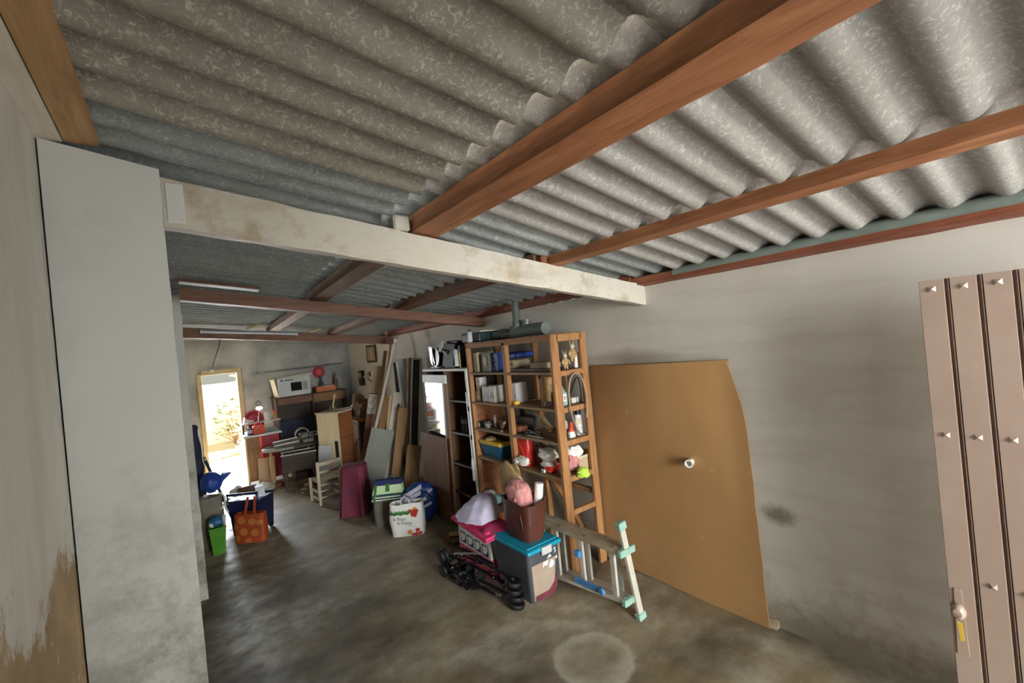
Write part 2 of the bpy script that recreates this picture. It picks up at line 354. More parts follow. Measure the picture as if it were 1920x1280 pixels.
def pbox(name, lo, hi, mat, parent, bev=.002, rot=None):
    bm = BM(); box(bm, lo, hi, bev, rot); return mk(name, bm, mat, parent)
def text(parent, name, s, size, mat, mw, ext=.0006):
    cu = bpy.data.curves.new(name, 'FONT'); cu.body = s; cu.size = size; cu.extrude = ext; cu.align_x = 'CENTER'
    o = bpy.data.objects.new(name, cu); link(o); dg = bpy.context.evaluated_depsgraph_get()
    me = bpy.data.meshes.new_from_object(o.evaluated_get(dg)); bpy.data.objects.remove(o); me.materials.clear(); me.materials.append(M[mat])
    q = bpy.data.objects.new(name, me); link(q); q.parent = parent; q.matrix_local = mw; return q
def frame3(o, xdir, ydir):
    x = Vector(xdir).normalized(); y = Vector(ydir).normalized(); z = x.cross(y)
    m = Matrix((x, y, z)).transposed().to_4x4(); m.translation = Vector(o); return m

# ================================================================== SETTING
XR, YB, YF, XL = 2.95, 9.8, -0.9, -0.33
def zr(x, y):
    z = 2.862-.158*x
    if y > 2.2: z -= (y-2.2)*(.028*(1-x/2.95)+.004)
    return z
bm = BM(); box(bm, (XL-.3, YF-.3, -.2), (XR+.3, YB+.2, 0)); struct(mk('floor', bm, 'floor'))
# right wall, tops follow the roof
bm = BM(); hexa(bm, [(XR, YF, 0), (XR+.22, YF, 0), (XR+.22, YB, 0), (XR, YB, 0), (XR, YF, 2.36), (XR+.22, YF, 2.36), (XR+.22, YB, 2.30), (XR, YB, 2.30)])
struct(mk('wall_right', bm, 'wall_right'))
# crumbled mortar along the foot of the right wall
bm = BM(); prev = None
for i in range(90):
    y = 1.36+i*.0155; h = .022+.02*noise.noise((y*5, 1, 0))+.006*random.random(); w = .022+.022*noise.noise((y*7, 4, 0))+.006*random.random()
    c = [bm.verts.new(p) for p in ((XR, y, 0), (XR-w-.02, y, 0), (XR-w*.75, y, h*.5), (XR, y, h+.015))]
    if prev:
        for k in range(4): bm.faces.new((prev[k], prev[(k+1) % 4], c[(k+1) % 4], c[k]))
    else: bm.faces.new(c)
    prev = c
bm.faces.new(prev[::-1]); struct(mk('baseboard_right', bm, 'ledge_plaster'))
# back wall around the door opening
DX0, DX1, DZ = .24, .86, 1.96
bm = BM()
hexa(bm, [(XL, YB, 0), (DX0, YB, 0), (DX0, YB+.2, 0), (XL, YB+.2, 0), (XL, YB, zr(XL, YB)), (DX0, YB, zr(DX0, YB)), (DX0, YB+.2, zr(DX0, YB)), (XL, YB+.2, zr(XL, YB))])
hexa(bm, [(DX1, YB, 0), (XR+.2, YB, 0), (XR+.2, YB+.2, 0), (DX1, YB+.2, 0), (DX1, YB, zr(DX1, YB)), (XR+.2, YB, zr(XR, YB)), (XR+.2, YB+.2, zr(XR, YB)), (DX1, YB+.2, zr(DX1, YB))])
hexa(bm, [(DX0, YB, DZ), (DX1, YB, DZ), (DX1, YB+.2, DZ), (DX0, YB+.2, DZ), (DX0, YB, zr(DX0, YB)), (DX1, YB, zr(DX1, YB)), (DX1, YB+.2, zr(DX1, YB)), (DX0, YB+.2, zr(DX0, YB))])
struct(mk('wall_back', bm, 'wall_back'))
# door frame of the back door
fr = bpy.data.objects.new('door_1', None); link(fr); fr.location = (DX0, YB, 0); struct(fr)
for nm, lo, hi in (('door_jamb', (0, -.03, 0), (.07, .14, DZ)), ('door_jamb', (DX1-DX0-.005, -.03, 0), (DX1-DX0+.075, .14, DZ+.06)), ('door_head', (.07, -.03, DZ-.03), (DX1-DX0-.005, .14, DZ+.06))):
    pbox(nm, lo, hi, 'door_frame', fr, .006)
# left wall in two stretches: before the pillar (ends in a jagged crack) and beyond it
bm = BM(); prev = None
for i in range(61):
    z = i/60*2.86; y1 = 2.098+.016*noise.noise((z*3, 3, 1))+.010*noise.noise((z*17, 3, 1))
    c = [bm.verts.new(p) for p in ((XL, YF, z), (XL, y1, z), (XL-.25, y1, z), (XL-.25, YF, z))]
    if prev:
        for k in range(4): bm.faces.new((prev[k], prev[(k+1) % 4], c[(k+1) % 4], c[k]))
    else: bm.faces.new(c)
    prev = c
bm.faces.new(prev[::-1]); box(bm, (XL-.25, 2.14, 0), (XL, YB+.2, 2.86)); struct(mk('wall_left', bm, 'wall_left'))
# front wall piers and lintel of the garage opening (behind the camera)
bm = BM(); box(bm, (XL-.25, YF-.25, 0), (XL+.02, YF, 2.9)); box(bm, (XL-.25, YF-.25, 2.40), (XR+.22, YF, 2.95)); box(bm, (XR-.02, YF-.25, 0), (XR+.22, YF, 2.45))
struct(mk('wall_front', bm, 'pillar'))
bm = BM(); box(bm, (XL+.02, YF-.18, .02), (.86, YF-.13, 2.40), .004); struct(mk('shade_leaf', bm, 'leaf'))   # unseen shut door leaf, added to shade the pillar from the street light
# white pillar and pilasters
def jag(bm, x0, x1, y0, y1, ztl, ztr, a=.004, seed=0, n=40):
    prev = None
    for i in range(n+1):
        t = i/n; e = a*noise.noise((t*20, seed, 0)); f = a*noise.noise((t*27, seed, 5))
        c = [bm.verts.new(p) for p in ((x0, y0+f*.4, ztl*t), (x1+e, y0+f*.6, ztr*t), (x1+e, y1, ztr*t), (x0, y1, ztl*t))]
        if prev:
            for k in range(4): bm.faces.new((prev[k], prev[(k+1) % 4], c[(k+1) % 4], c[k]))
        else: bm.faces.new(c)
        prev = c
    bm.faces.new(prev[::-1])
bm = BM(); jag(bm, XL+.006, -.002, 2.13, 2.62, 2.848, 2.79)
struct(mk('pillar', bm, 'pillar'))
bm = BM(); jag(bm, XL, .055, 4.88, 5.2, 2.70, 2.68, .006, 4)
struct(mk('pilaster', bm, 'pillar'))

# ---- roof timbers
def beam_thing(name, label, y0, y1, xs, zb, zt, mat, rough=.004, seed=0, group=None):
    """sloping cross beam as a fine strip so its edges can be rough"""
    bm = BM(); prev = None; n = 48
    for i in range(n+1):
        t = i/n; x = xs[0]+(xs[1]-xs[0])*t; b = zb[0]+(zb[1]-zb[0])*t; h = zt[0]+(zt[1]-zt[0])*t
        e = [rough*noise.noise((x*6+k*3.3, seed, k)) for k in range(4)]
        c = [bm.verts.new(p) for p in ((x, y0, b+e[0]), (x, y0+e[3]*.5, h+e[1]), (x, y1, h), (x, y1, b+e[2]))]
        if prev:
            for k in range(4): bm.faces.new((prev[k], prev[(k+1) % 4], c[(k+1) % 4], c[k]))
        else: bm.faces.new(c)
        prev = c
    bm.faces.new(prev[::-1]); return tag(mk(name, bm, mat), label, 'beam', group)
wb = beam_thing('ceiling_beam', 'whitewashed cross beam running from the white pillar to the right wall', 2.13, 2.185, (-.002, 2.97), (2.571, 2.184), (2.76, 2.338), 'beam_white', .007)
bm = BM(); box(bm, (0.001, 2.125, 2.578), (.075, 2.19, 2.75), .012); o = mk('mortar_patch', bm, 'pillar', wb)
beam_thing('ceiling_beam', 'brown cross beam above the tall shelves, second from the front', 4.40, 4.52, (.05, 2.97), (2.590, 2.210), (2.692, 2.308), 'beam_brown', .005, 3)
one('beam_plank', (.05, 4.36, 2.700), (.62, 4.50, 2.725), 'beam_brown', 'short brown plank lying on the left end of the second beam', 'plank', .003, rot=Matrix.Rotation(R(7.3), 3, 'Y'))
beam_thing('ceiling_beam', 'dark brown cross beam carrying the tube lamp, farthest from the front', 7.28, 7.36, (-.33, 2.97), (2.52, 2.160), (2.66, 2.285), 'beam_brown', .005, 6)
def purlin(label, pts, w, h, mat, tilt=.14, seed=0):
    """pts: (y, x centre, z bottom) stations"""
    bm = BM(); prev = None
    (ya, xa, za), (yb, xb, zb) = pts; n = 40
    for i in range(n+1):
        t = i/n; y = ya+(yb-ya)*t; x = xa+(xb-xa)*t; z = za+(zb-za)*t
        e = [.003*noise.noise((y*5+k*4, seed, k)) for k in range(4)]
        c = [bm.verts.new(p) for p in ((x-w/2+e[0], y, z+tilt*w/2), (x+w/2, y, z-tilt*w/2+e[1]), (x+w/2+tilt*h*.5, y, z-tilt*w/2+h), (x-w/2+e[2], y, z+tilt*w/2+h))]
        if prev:
            for k in range(4): bm.faces.new((prev[k], prev[(k+1) % 4], c[(k+1) % 4], c[k]))
        else: bm.faces.new(c)
        prev = c
    bm.faces.new(prev[::-1]); return tag(mk('roof_purlin', bm, mat), label, 'purlin')
purlin('thick orange purlin across the near roof, left of the two', ((YF, 1.1, 2.615), (2.19, 1.1, 2.615)), .145, .085, 'purlin')
purlin('thinner orange purlin across the near roof, right of the two', ((YF, 2.012, 2.470), (2.19, 2.012, 2.472)), .082, .055, 'purlin', seed=2)
purlin('pale brown purlin behind the white beam, left of the two', ((2.186, 1.065, 2.612), (4.52, 1.09, 2.556)), .135, .08, 'purlin_dark', seed=3)
purlin('dark brown purlin behind the white beam, right of the two', ((2.186, 1.95, 2.478), (4.52, 1.90, 2.446)), .13, .07, 'purlin_dark', seed=4)
purlin('short purlin end showing behind the second beam, left', ((4.41, 1.12, 2.560), (7.36, 1.12, 2.476)), .11, .07, 'purlin_dark', seed=5)
purlin('short purlin end showing behind the second beam, right', ((4.41, 1.95, 2.440), (7.36, 1.95, 2.380)), .11, .07, 'purlin_dark', seed=6)
purlin('weathered wall purlin above the pipes and tall shelves', ((2.19, 2.90, 2.358), (7.36, 2.90, 2.300)), .1, .075, 'wood_red', seed=7)
o = purlin('rough red wall plate under the near roof edge', ((YF, 2.91, 2.325), (2.19, 2.91, 2.338)), .10, .055, 'wood_red', seed=8)
bm = BM(); tube(bm, [(2.865, YF, 2.405), (2.875, .6, 2.40), (2.885, 1.82, 2.385)], .033, 10); tag(mk('wall_pipe', bm, 'pipe_wall', smooth=True), 'grey pipe lying along the top of the right wall under the roof', 'pipe')
# blocks wedged beside the purlins
one('packing_block', (.925, 2.12, 2.625), (1.015, 2.20, 2.705), 'beam_white', 'pale chipped block on the white beam left of the thick purlin', 'block', .01)
one('packing_block', (1.905, 2.13, 2.485), (1.955, 2.19, 2.535), 'wood_red', 'small reddish block on the white beam left of the thin purlin', 'block', .004)
for x0, z0, lab in ((.80, 2.56, 'pale wood wedge under the far roof, above the tube lamp'), (1.62, 2.455, 'pale wood wedge under the far roof, right of the tube lamp')):
    one('roof_wedge', (x0, 7.20, z0), (x0+.2, 7.27, z0+.03), 'wood_light', lab, 'wedge', .003, rot=Matrix.Rotation(R(-14), 3, 'Y'))
# left wall plate: timber on top of wall and pillar, half painted
pl = bpy.data.objects.new('plate', None)
bm = BM(); hexa(bm, [(XL-.02, YF, 2.848), (-.26, YF, 2.848), (-.262, 2.14, 2.848), (XL-.02, 2.14, 2.848), (XL-.02, YF, 2.90), (-.26, YF, 2.90), (-.262, 2.14, 2.90), (XL-.02, 2.14, 2.90)])
o = tag(mk('wall_plate', bm, 'plate_white'), 'timber plate half painted white on top of the left wall', 'beam')
bm = BM(); hexa(bm, [(-.258, YF, 2.850), (-.164, YF, 2.850), (-.166, 2.14, 2.850), (-.258, 2.14, 2.850), (-.258, YF, 2.885), (-.164, YF, 2.875), (-.166, 2.14, 2.875), (-.258, 2.14, 2.885)])
mk('bare_edge', bm, 'plate', o)

# ---- corrugated roof: separate sheets, each a part of the ceiling
ceil = struct(link(bpy.data.objects.new('ceiling', None)))
WV = .177
def sheet(x0, x1, y0, y1, za, zb, mat, seed, amp=.026, th=.0065):
    bm = BM(); nx = 5; ny = int(round((y1-y0)/WV*10)); top, bot = [], []
    for i in range(nx+1):
        t = i/nx; x = x0+(x1-x0)*t; ra, rb = [], []
        for j in range(ny+1):
            y = y0+(y1-y0)*j/ny; s = math.cos((y-.908)/WV*2*math.pi); s = math.copysign(abs(s)**.85, s)
            z = za(y)+(zb(y)-za(y))*t - amp*s
            ra.append(bm.verts.new((x, y, z))); rb.append(bm.verts.new((x, y, z+th)))
        bot.append(ra); top.append(rb)
    for i in range(nx):
        for j in range(ny):
            bm.faces.new((bot[i][j], bot[i][j+1], bot[i+1][j+1], bot[i+1][j])); bm.faces.new((top[i][j], top[i+1][j], top[i+1][j+1], top[i][j+1]))
    for j in range(ny):
        bm.faces.new((bot[0][j], top[0][j], top[0][j+1], bot[0][j+1])); bm.faces.new((bot[nx][j], bot[nx][j+1], top[nx][j+1], top[nx][j]))
    for i in range(nx):
        bm.faces.new((bot[i][0], bot[i+1][0], top[i+1][0], top[i][0])); bm.faces.new((bot[i][ny], top[i][ny], top[i+1][ny], bot[i+1][ny]))
    return mk('roofing_sheet', bm, mat, ceil, smooth=True)
edge = .908-WV/2
ystart = [edge-WV*13+i*WV*6 for i in range(12)]
for k, y0 in enumerate(ystart):
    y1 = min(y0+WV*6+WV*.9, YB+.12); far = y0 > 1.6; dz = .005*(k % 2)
    if y0 > YB: break
    off = lambda x, c: (lambda y: zr(x, y)+c)
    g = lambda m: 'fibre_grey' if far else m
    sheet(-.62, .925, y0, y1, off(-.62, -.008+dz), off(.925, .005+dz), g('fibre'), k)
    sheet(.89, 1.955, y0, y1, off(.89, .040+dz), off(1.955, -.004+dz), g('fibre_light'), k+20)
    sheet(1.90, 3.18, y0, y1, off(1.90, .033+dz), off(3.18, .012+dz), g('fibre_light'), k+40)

# ---- the yard seen through the back door
bm = BM(); box(bm, (-4, YB+.2, -.25), (5, 17, -.06)); struct(mk('yard_ground', bm, 'yard'))
bm = BM(); box(bm, (-4, 15.2, -.1), (5, 15.5, 1.62)); hexa(bm, [(-4, 15.1, 1.7), (5, 15.1, 1.35), (5, 15.6, 1.35), (-4, 15.6, 1.7), (-4, 15.1, 1.78), (5, 15.1, 1.43), (5, 15.6, 1.43), (-4, 15.6, 1.78)])
struct(mk('yard_wall', bm, 'yard_wall'))
bm = BM(); box(bm, (-2.5, -8.5, -.25), (5.5, YF-.26, -.03)); struct(mk('street_paving', bm, 'asphalt'))
bm = BM(); box(bm, (-1.9, -8.5, -.1), (5, -7.5, 4)); struct(mk('street_front', bm, 'grey_panel'))

# ================================================================== RIGHT SIDE
from mathutils.bvhtree import BVHTree
def wrapto(o, target, d, off=.002, mw=None):
    me = target.data; me0 = o.data; t = BVHTree.FromPolygons([v.co for v in me.vertices], [p.vertices[:] for p in me.polygons]); d = Vector(d).normalized()
    if mw is not None: o.data.transform(mw)
    miss = []
    for v in o.data.vertices:
        h = t.ray_cast(v.co-d*1.0, d)
        if h[0] is not None: v.co = h[0]-d*(off)
        else: miss.append(v.index)
    if miss:
        bm = BM(); bm.from_mesh(me0); bm.verts.ensure_lookup_table(); bmesh.ops.delete(bm, geom=[bm.verts[i] for i in miss], context='VERTS'); bm.to_mesh(me0); bm.free()
    return o
def disc(bm, c, xd, yd, rx, ry=None, n=18, rings=3, wob=0, seed=0):
    ry = ry or rx; xd, yd = Vector(xd).normalized(), Vector(yd).normalized(); c = Vector(c)
    cen = bm.verts.new(c); prev = None
    for k in range(1, rings+1):
        rg = []
        for j in range(n):
            a = 2*math.pi*j/n; f = (k/rings)*(1+wob*noise.noise((math.cos(a)*2, math.sin(a)*2, seed)))
            rg.append(bm.verts.new(c+xd*math.cos(a)*rx*f+yd*math.sin(a)*ry*f))
        for j in range(n):
            if prev: bm.faces.new((prev[j], rg[j], rg[(j+1) % n], prev[(j+1) % n]))
            else: bm.faces.new((cen, rg[j], rg[(j+1) % n]))
        prev = rg
def quadgrid(bm, o, u, v, nu=8, nv=6):
    o, u, v = Vector(o), Vector(u), Vector(v); g = [[bm.verts.new(o+u*i/nu+v*j/nv) for j in range(nv+1)] for i in range(nu+1)]
    for i in range(nu):
        for j in range(nv): bm.faces.new((g[i][j], g[i+1][j], g[i+1][j+1], g[i][j+1]))

# ---- metal garage door leaf folded back along the right wall
LX = 2.64
leaf = thing('garage_door', 'brown metal garage door leaf of upright ribs, folded back against the right wall', 'door', (LX, 0, .06))
ys = [.4775-.0975*k for k in range(13)]
for k in range(12):
    a, b = ys[k+1], ys[k]; bm = BM()
    # a tray section: flat face, a raised lip on one side and a groove on the other
    prof = [(b, 0), (b-.004, -.012), (b-.010, -.012), (a+.016, -.012), (a+.013, .006), (a+.006, .006), (a+.003, -.010), (a, -.010), (a, .02), (b, .02)]
    lo = [bm.verts.new((x, y, 0)) for y, x in prof]; hi = [bm.verts.new((x, y, 2.03)) for y, x in prof]; n = len(prof)
    for i in range(n): bm.faces.new((lo[i], lo[(i+1) % n], hi[(i+1) % n], hi[i]))
    bm.faces.new(lo); bm.faces.new(hi[::-1]); p = mk('door_rib', bm, 'leaf', leaf)
    if k < 5:
        yc = (a+b)/2+.005
        for z in (1.990, 1.355, .73)[:2 if k == 0 else 3]:
            bm = BM(); s = .0125; vs = [bm.verts.new((-.012, yc+dy*s, z+dz*s)) for dy, dz in ((-1, -1), (1, -1), (1, 1), (-1, 1))]; ap = bm.verts.new((-.023, yc, z))
            for i in range(4): bm.faces.new((vs[i], vs[(i+1) % 4], ap))
            bm.faces.new(vs[::-1]); mk('pyramid_stud', bm, 'leaf', p)
bm = BM(); lathe(bm, [(.012, -.030), (.019, -.022), (.021, -.008), (.018, .0)], (0, 0, 0), 16, Matrix.Rotation(R(90), 3, 'Y'))
for v in bm.verts: v.co = Vector((-.014-abs(v.co.x)*1.2, .448+v.co.y*1.2, .585+v.co.z*1.6))
lock = mk('lock_knob', bm, 'leaf', leaf, True)
bm = BM(); hexa(bm, [(-.016, .428, .39), (-.016, .465, .39), (-.012, .465, .39), (-.012, .428, .39), (-.016, .435, .68), (-.016, .457, .68), (-.012, .457, .68), (-.012, .435, .68)]); mk('lock_plate', bm, 'leaf', lock)
bm = BM(); hexa(bm, [(-.034, .436, .465), (-.034, .448, .46), (-.030, .448, .46), (-.030, .436, .465), (-.034, .439, .538), (-.034, .453, .542), (-.030, .453, .542), (-.030, .439, .538)])
mk('key_tag', bm, 'yellow', lock)['label'] = 'yellow key tag'

# ---- hardboard sheet against the wall
hb = thing('hardboard_panel', 'large bowed brown hardboard sheet leaning on the right wall beside the shelf', 'panel', (2.93, 2.1, .02))
def hbx(y, z): return -.012-(.080*(z/1.7)**2+.006)*math.sin(math.pi*min(1, max(0, (y+.60)/1.27)))-.02*(1-z/1.7)
bm = BM(); ny, nz = 30, 26; G = []
for i in range(ny+1):
    row = []
    for j in range(nz+1):
        z = 1.70*j/nz; yr = -.70+.035*(j/nz)+.085*max(0, (j/nz-.72)/.28)**1.6+.006*noise.noise((z*6, 2, 0)); yl = .67+.004*noise.noise((z*9, 5, 0))
        y = yr+(yl-yr)*i/ny; zz = z+(.012*noise.noise((y*5, 0, 3))-.03*(1-i/ny) if j == 0 else 0)+(.022*(1-i/ny)-.0*i if j == nz else 0)
        row.append((hbx(y, z), y, zz))
    G.append(row)
F = [[bm.verts.new(p) for p in r] for r in G]; B = [[bm.verts.new((p[0]+.005, p[1], p[2])) for p in r] for r in G]
for i in range(ny):
    for j in range(nz): bm.faces.new((F[i][j], F[i+1][j], F[i+1][j+1], F[i][j+1])); bm.faces.new((B[i][j], B[i][j+1], B[i+1][j+1], B[i+1][j]))
for i in range(ny):
    for j in (0, nz): bm.faces.new((F[i][j], F[i+1][j], B[i+1][j], B[i][j]))
for j in range(nz):
    for i in (0, ny): bm.faces.new((F[i][j], F[i][j+1], B[i][j+1], B[i][j]))
mk('sheet', bm, 'hardboard', hb, True)
bm = BM(); prev = None
for i in range(ny+1):
    p = G[i][nz]; c = [bm.verts.new(q) for q in ((p[0]+.004, p[1], p[2]-.012), (.018, p[1], 1.702+.018*(1-i/ny)), (.018, p[1], 1.69), (p[0]+.006, p[1], p[2]-.03))]
    if prev:
        for k in range(4): bm.faces.new((prev[k], prev[(k+1) % 4], c[(k+1) % 4], c[k]))
    else: bm.faces.new(c)
    prev = c
bm.faces.new(prev[::-1]); mk('dusty_top', bm, 'shelf_board', hb)['label'] = 'dusty wooden ledge behind the sheet'
st = thing('pipe_stub', 'white plastic pipe end poking out of the brown hardboard sheet', 'pipe', (2.875, 1.83, 1.018))
mt = Matrix.Rotation(R(-90), 3, 'Y') @ Matrix.Rotation(R(18), 3, 'X')
bm = BM(); lathe(bm, [(.024, -.012), (.024, .040), (.029, .042), (.029, .056), (.021, .056), (.021, .01)], (0, 0, 0), 20, mt); mk('collar', bm, 'white_plastic', st, True)

# ---- tall open pine shelf unit
SX, SY = 2.46, 2.74
sh = thing('shelf_unit', 'tall open pine shelf unit full of tools and boxes against the right wall', 'shelf', (SX, SY, 0))
LV = [2.03, 1.715, 1.405, 1.125, .825]
for nm, x0, x1, y0, y1, zt in (('post', 0, .085, 0, .035, 2.03), ('post', .345, .42, 0, .035, 2.03), ('post', 0, .05, .655, .71, 2.0), ('post', .36, .42, .66, .71, 1.98), ('post', 0, .05, 1.33, 1.37, 2.0), ('post', .36, .42, 1.33, 1.37, 1.98)):
    pbox(nm, (x0, y0, 0), (x1, y1, zt), 'shelf', sh, .004)
for z in LV[1:]+[.545]: pbox('end_rail', (.07, .004, z-.045), (.36, .032, z), 'shelf', sh, .003)
pbox('top_rail', (.07, .0, 1.965), (.36, .034, 2.025), 'shelf', sh, .003)
pbox('top_rail', (0, .03, 1.975), (.035, 1.37, 2.02), 'shelf', sh, .003); pbox('top_rail', (.385, .03, 1.975), (.42, 1.37, 2.02), 'shelf', sh, .003)
pbox('top_board', (0, .03, 2.02), (.42, 1.37, 2.032), 'shelf', sh, .002)
for z in LV[1:]:
    pbox('shelf_board', (.0, .033, z-.022), (.42, .66, z), 'shelf_board', sh, .003)
    pbox('shelf_board', (.0, .70, z-.020), (.42, 1.34, z+.002), 'shelf_board', sh, .003)
pbox('shelf_board', (.0, .70, .32), (.42, 1.34, .345), 'shelf_board', sh, .003)
pbox('end_panel', (.03, 1.335, .05), (.40, 1.35, 1.40), 'red_brown_wood', sh, .002)
pbox('lower_rail', (.36, .05, .60), (.40, .66, .64), 'shelf', sh, .003)
bm = BM(); bar(bm, (.40, .12, .10), (.40, .62, .62), .03, .05, (1, 0, 0)); mk('brace', bm, 'shelf', sh)

# things on top of the shelf
t = thing('drain_pipe', 'grey plastic drain pipe with an upright branch lying on top of the shelf', 'pipe', (2.68, 3.45, 2.035))
bm = BM(); tube(bm, [(.02, -.40, .062), (.02, -.05, .064), (-.01, .06, .06)], .06, 16); mk('bend_body', bm, 'pipe_grey', t, True)
bm = BM(); tube(bm, [(-.01, .05, .05), (.0, .25, .052), (-.02, .38, .05)], [.05, .047, .035], 14); mk('side_arm', bm, 'pipe_grey', t, True)
bm = BM(); tube(bm, [(0, 0, .06), (0, 0, .15), (0, 0, .17), (0, 0, .36)], [.045, .047, .038, .036], 16); mk('upright_branch', bm, 'pipe_grey', t, True)
bm = BM(); tube(bm, [(.03, -.11, .10), (.03, -.11, .145), (.03, -.11, .15), (.03, -.11, .165)], [.045, .045, .053, .053], 16); mk('branch_socket', bm, 'pipe_grey', t, True)
t = thing('crate', 'dark green crate with a pale rim at the far end of the shelf top', 'crate', (2.68, 4.05, 2.035))
bm = BM(); box(bm, (-.17, -.2, 0), (.17, .2, .10), .012); mk('body', bm, 'dark_green', t); pbox('rim', (-.175, -.205, .10), (.175, .205, .115), 'book_cream', t, .003)
t = thing('spray_can', 'small pale blue can standing beside the green crate on the shelf top', 'can', (2.49, 4.04, 2.035))
bm = BM(); lathe(bm, [(.026, 0), (.028, .005), (.028, .10), (.02, .115)], n=16); mk('body', bm, 'latch', t, True); bm = BM(); lathe(bm, [(.015, .115), (.015, .14), (.008, .145)], n=12); mk('cap', bm, 'crate_navy', t, True)

# ---- level one (upper row)
def boxthing(name, label, cat, lo, hi, mat, panels=(), lid=None, rz=0, group=None, tape=None):
    lo, hi = Vector(lo), Vector(hi); c = Vector(((lo.x+hi.x)/2, (lo.y+hi.y)/2, lo.z)); t = thing(name, label, cat, c, rz, group)
    pbox('body', lo-c, hi-c, mat, t, .004)
    for nm, plo, phi, m in panels: pbox(nm, Vector(plo), Vector(phi), m, t, .0008)
    return t
L1 = 1.718
t = boxthing('storage_box', 'tall cream file box at the far end of the upper shelf', 'box', (2.52, 3.985, L1), (2.74, 4.065, L1+.205), 'book_cream', [('label_strip', (-.112, -.025, .14), (-.109, .02, .155), 'tan_bag')])
t = boxthing('storage_box', 'worn beige box behind the cream file box on the upper shelf', 'box', (2.56, 4.068, L1), (2.80, 4.065+.05, L1+.19), 'card', [('edge_tape', (-.122, -.012, .0), (-.119, .012, .19), 'book_cream')])
t = boxthing('shell_box', 'grey blue box printed with a pale shell shape on the upper shelf', 'box', (2.52, 3.765, L1), (2.62, 3.905, L1+.19), 'grey_panel', [('side_print', (-.0515, -.06, .02), (-.0495, .06, .17), 'bag_grey')])
bm = BM(); disc(bm, (-.056, 0, .11), (0, -1, 0), (0, 0, 1), .034, .055, 16, 2, .25, 3); mk('shell_print', bm, 'book_cream', t)
t = boxthing('blue_box', 'royal blue box with white dots beside the shell box', 'box', (2.545, 3.64, L1), (2.70, 3.755, L1+.19), 'book_blue')
for k in range(4): bm = BM(); disc(bm, (-.080, .02-.02*(k % 2), .03+.042*k), (0, -1, .4), (0, 0, 1), .012, .008, 10, 1); mk('dot_print', bm, 'stripe_white', t)
t = thing('blue_fabric', 'dark blue spotted fabric roll lying across the upper shelf', 'fabric', (2.66, 3.42, L1+.115)); bm = BM(); blob(bm, (0, 0, .035), (.09, .17, .035), 5, .12, 2, 3, .7); mk('roll', bm, 'book_blue', t, True)
for k in range(3): bm = BM(); disc(bm, (-.095, -.09+.08*k, .035), (0, -1, .3), (0, 0, 1), .010, .007, 10, 1); mk('spot', bm, 'stripe_white', t)
t = thing('paper_roll', 'cream paper roll under the blue fabric on the upper shelf', 'roll', (2.66, 3.45, L1+.022)); bm = BM(); tube(bm, [(-.08, .02, .042), (.12, .02, .042)], .042, 16); mk('roll', bm, 'book_cream', t, True); bm = BM(); tube(bm, [(-.083, .02, .042), (-.078, .02, .042)], .018, 12); mk('core', bm, 'card_dark', t, True)
t = thing('plank', 'long grey plank lying on the upper shelf', 'plank', (2.56, 3.20, L1)); pbox('board', (-.04, -.30, 0), (.06, .30, .022), 'grey_wood', t, .003); pbox('end_cap', (-.045, -.31, 0), (.065, -.30, .022), 'wood_light', t, .001)
t = boxthing('flat_box', 'pale flat box lying on the grey plank', 'box', (2.55, 2.92, L1+.023), (2.70, 3.15, L1+.075), 'book_cream', [('seam', (-.076, -.11, .024), (-.0745, .11, .027), 'tan_bag')])
# end compartment, upper: wicker figures, bottle, card
def wickerdoll(loc, label, s=1.0):
    t = thing('wicker_figure', label, 'figure', loc)
    bm = BM(); blob(bm, (0, 0, .075*s), (.038*s, .034*s, .05*s), 3, .1, 3); mk('body', bm, 'wicker', t, True)
    bm = BM(); blob(bm, (0, -.003, .142*s), (.026*s, .024*s, .026*s), 8, .1, 3, 2); hd = mk('head', bm, 'book_cream', t, True)
    for q in (-1, 1):
        bm = BM(); tube(bm, [(q*.012*s, 0, .16*s), (q*.024*s, 0, .185*s), (q*.020*s, -.004, .205*s)], [.006*s, .005*s, .002*s], 6); mk('horn', bm, 'wicker', hd, True)
        bm = BM(); tube(bm, [(q*.03*s, 0, .10*s), (q*.052*s, -.01, .075*s), (q*.045*s, -.02, .045*s)], [.01*s, .009*s, .007*s], 6); mk('arm', bm, 'wicker', t, True)
        bm = BM(); tube(bm, [(q*.016*s, 0, .04*s), (q*.018*s, -.006, .0)], [.012*s, .010*s], 6); mk('leg', bm, 'wicker', t, True)
    for k in range(3): bm = BM(); tube(bm, [(.039*s*math.cos(a), .035*s*math.sin(a), (.055+.02*k)*s) for a in [i*math.pi/8 for i in range(17)]], .0035*s, 5); mk('band', bm, 'card_dark', t, True)
    return t
wickerdoll((2.695, 2.835, 1.718), 'lower pale wicker figure standing on the end of the upper shelf', .82)
t2 = wickerdoll((2.770, 2.812, 1.775), 'upper striped wicker figure hanging at the shelf end below the top rail', .95)
bm = BM(); tube(bm, [(0, 0, .15), (.01, -.01, .18)], .002, 5); mk('hanging_string', bm, 'rush', t2)
t = boxthing('folded_card', 'white folded card propped at the end of the upper shelf', 'card', (2.78, 2.80, L1), (2.86, 2.815, L1+.135), 'white_card', [('flap', (.02, -.03, .02), (.045, -.008, .15), 'white_card')])
t = thing('bottle', 'dark bottle standing at the corner post of the upper shelf', 'bottle', (2.61, 2.83, L1)); bm = BM(); lathe(bm, [(.022, 0), (.025, .01), (.025, .085), (.010, .11), (.010, .14), (.012, .15)], n=14); mk('glass', bm, 'black_gloss', t, True); bm = BM(); lathe(bm, [(.0255, .03), (.0255, .07)], n=14); mk('label', bm, 'chrome', t, True)
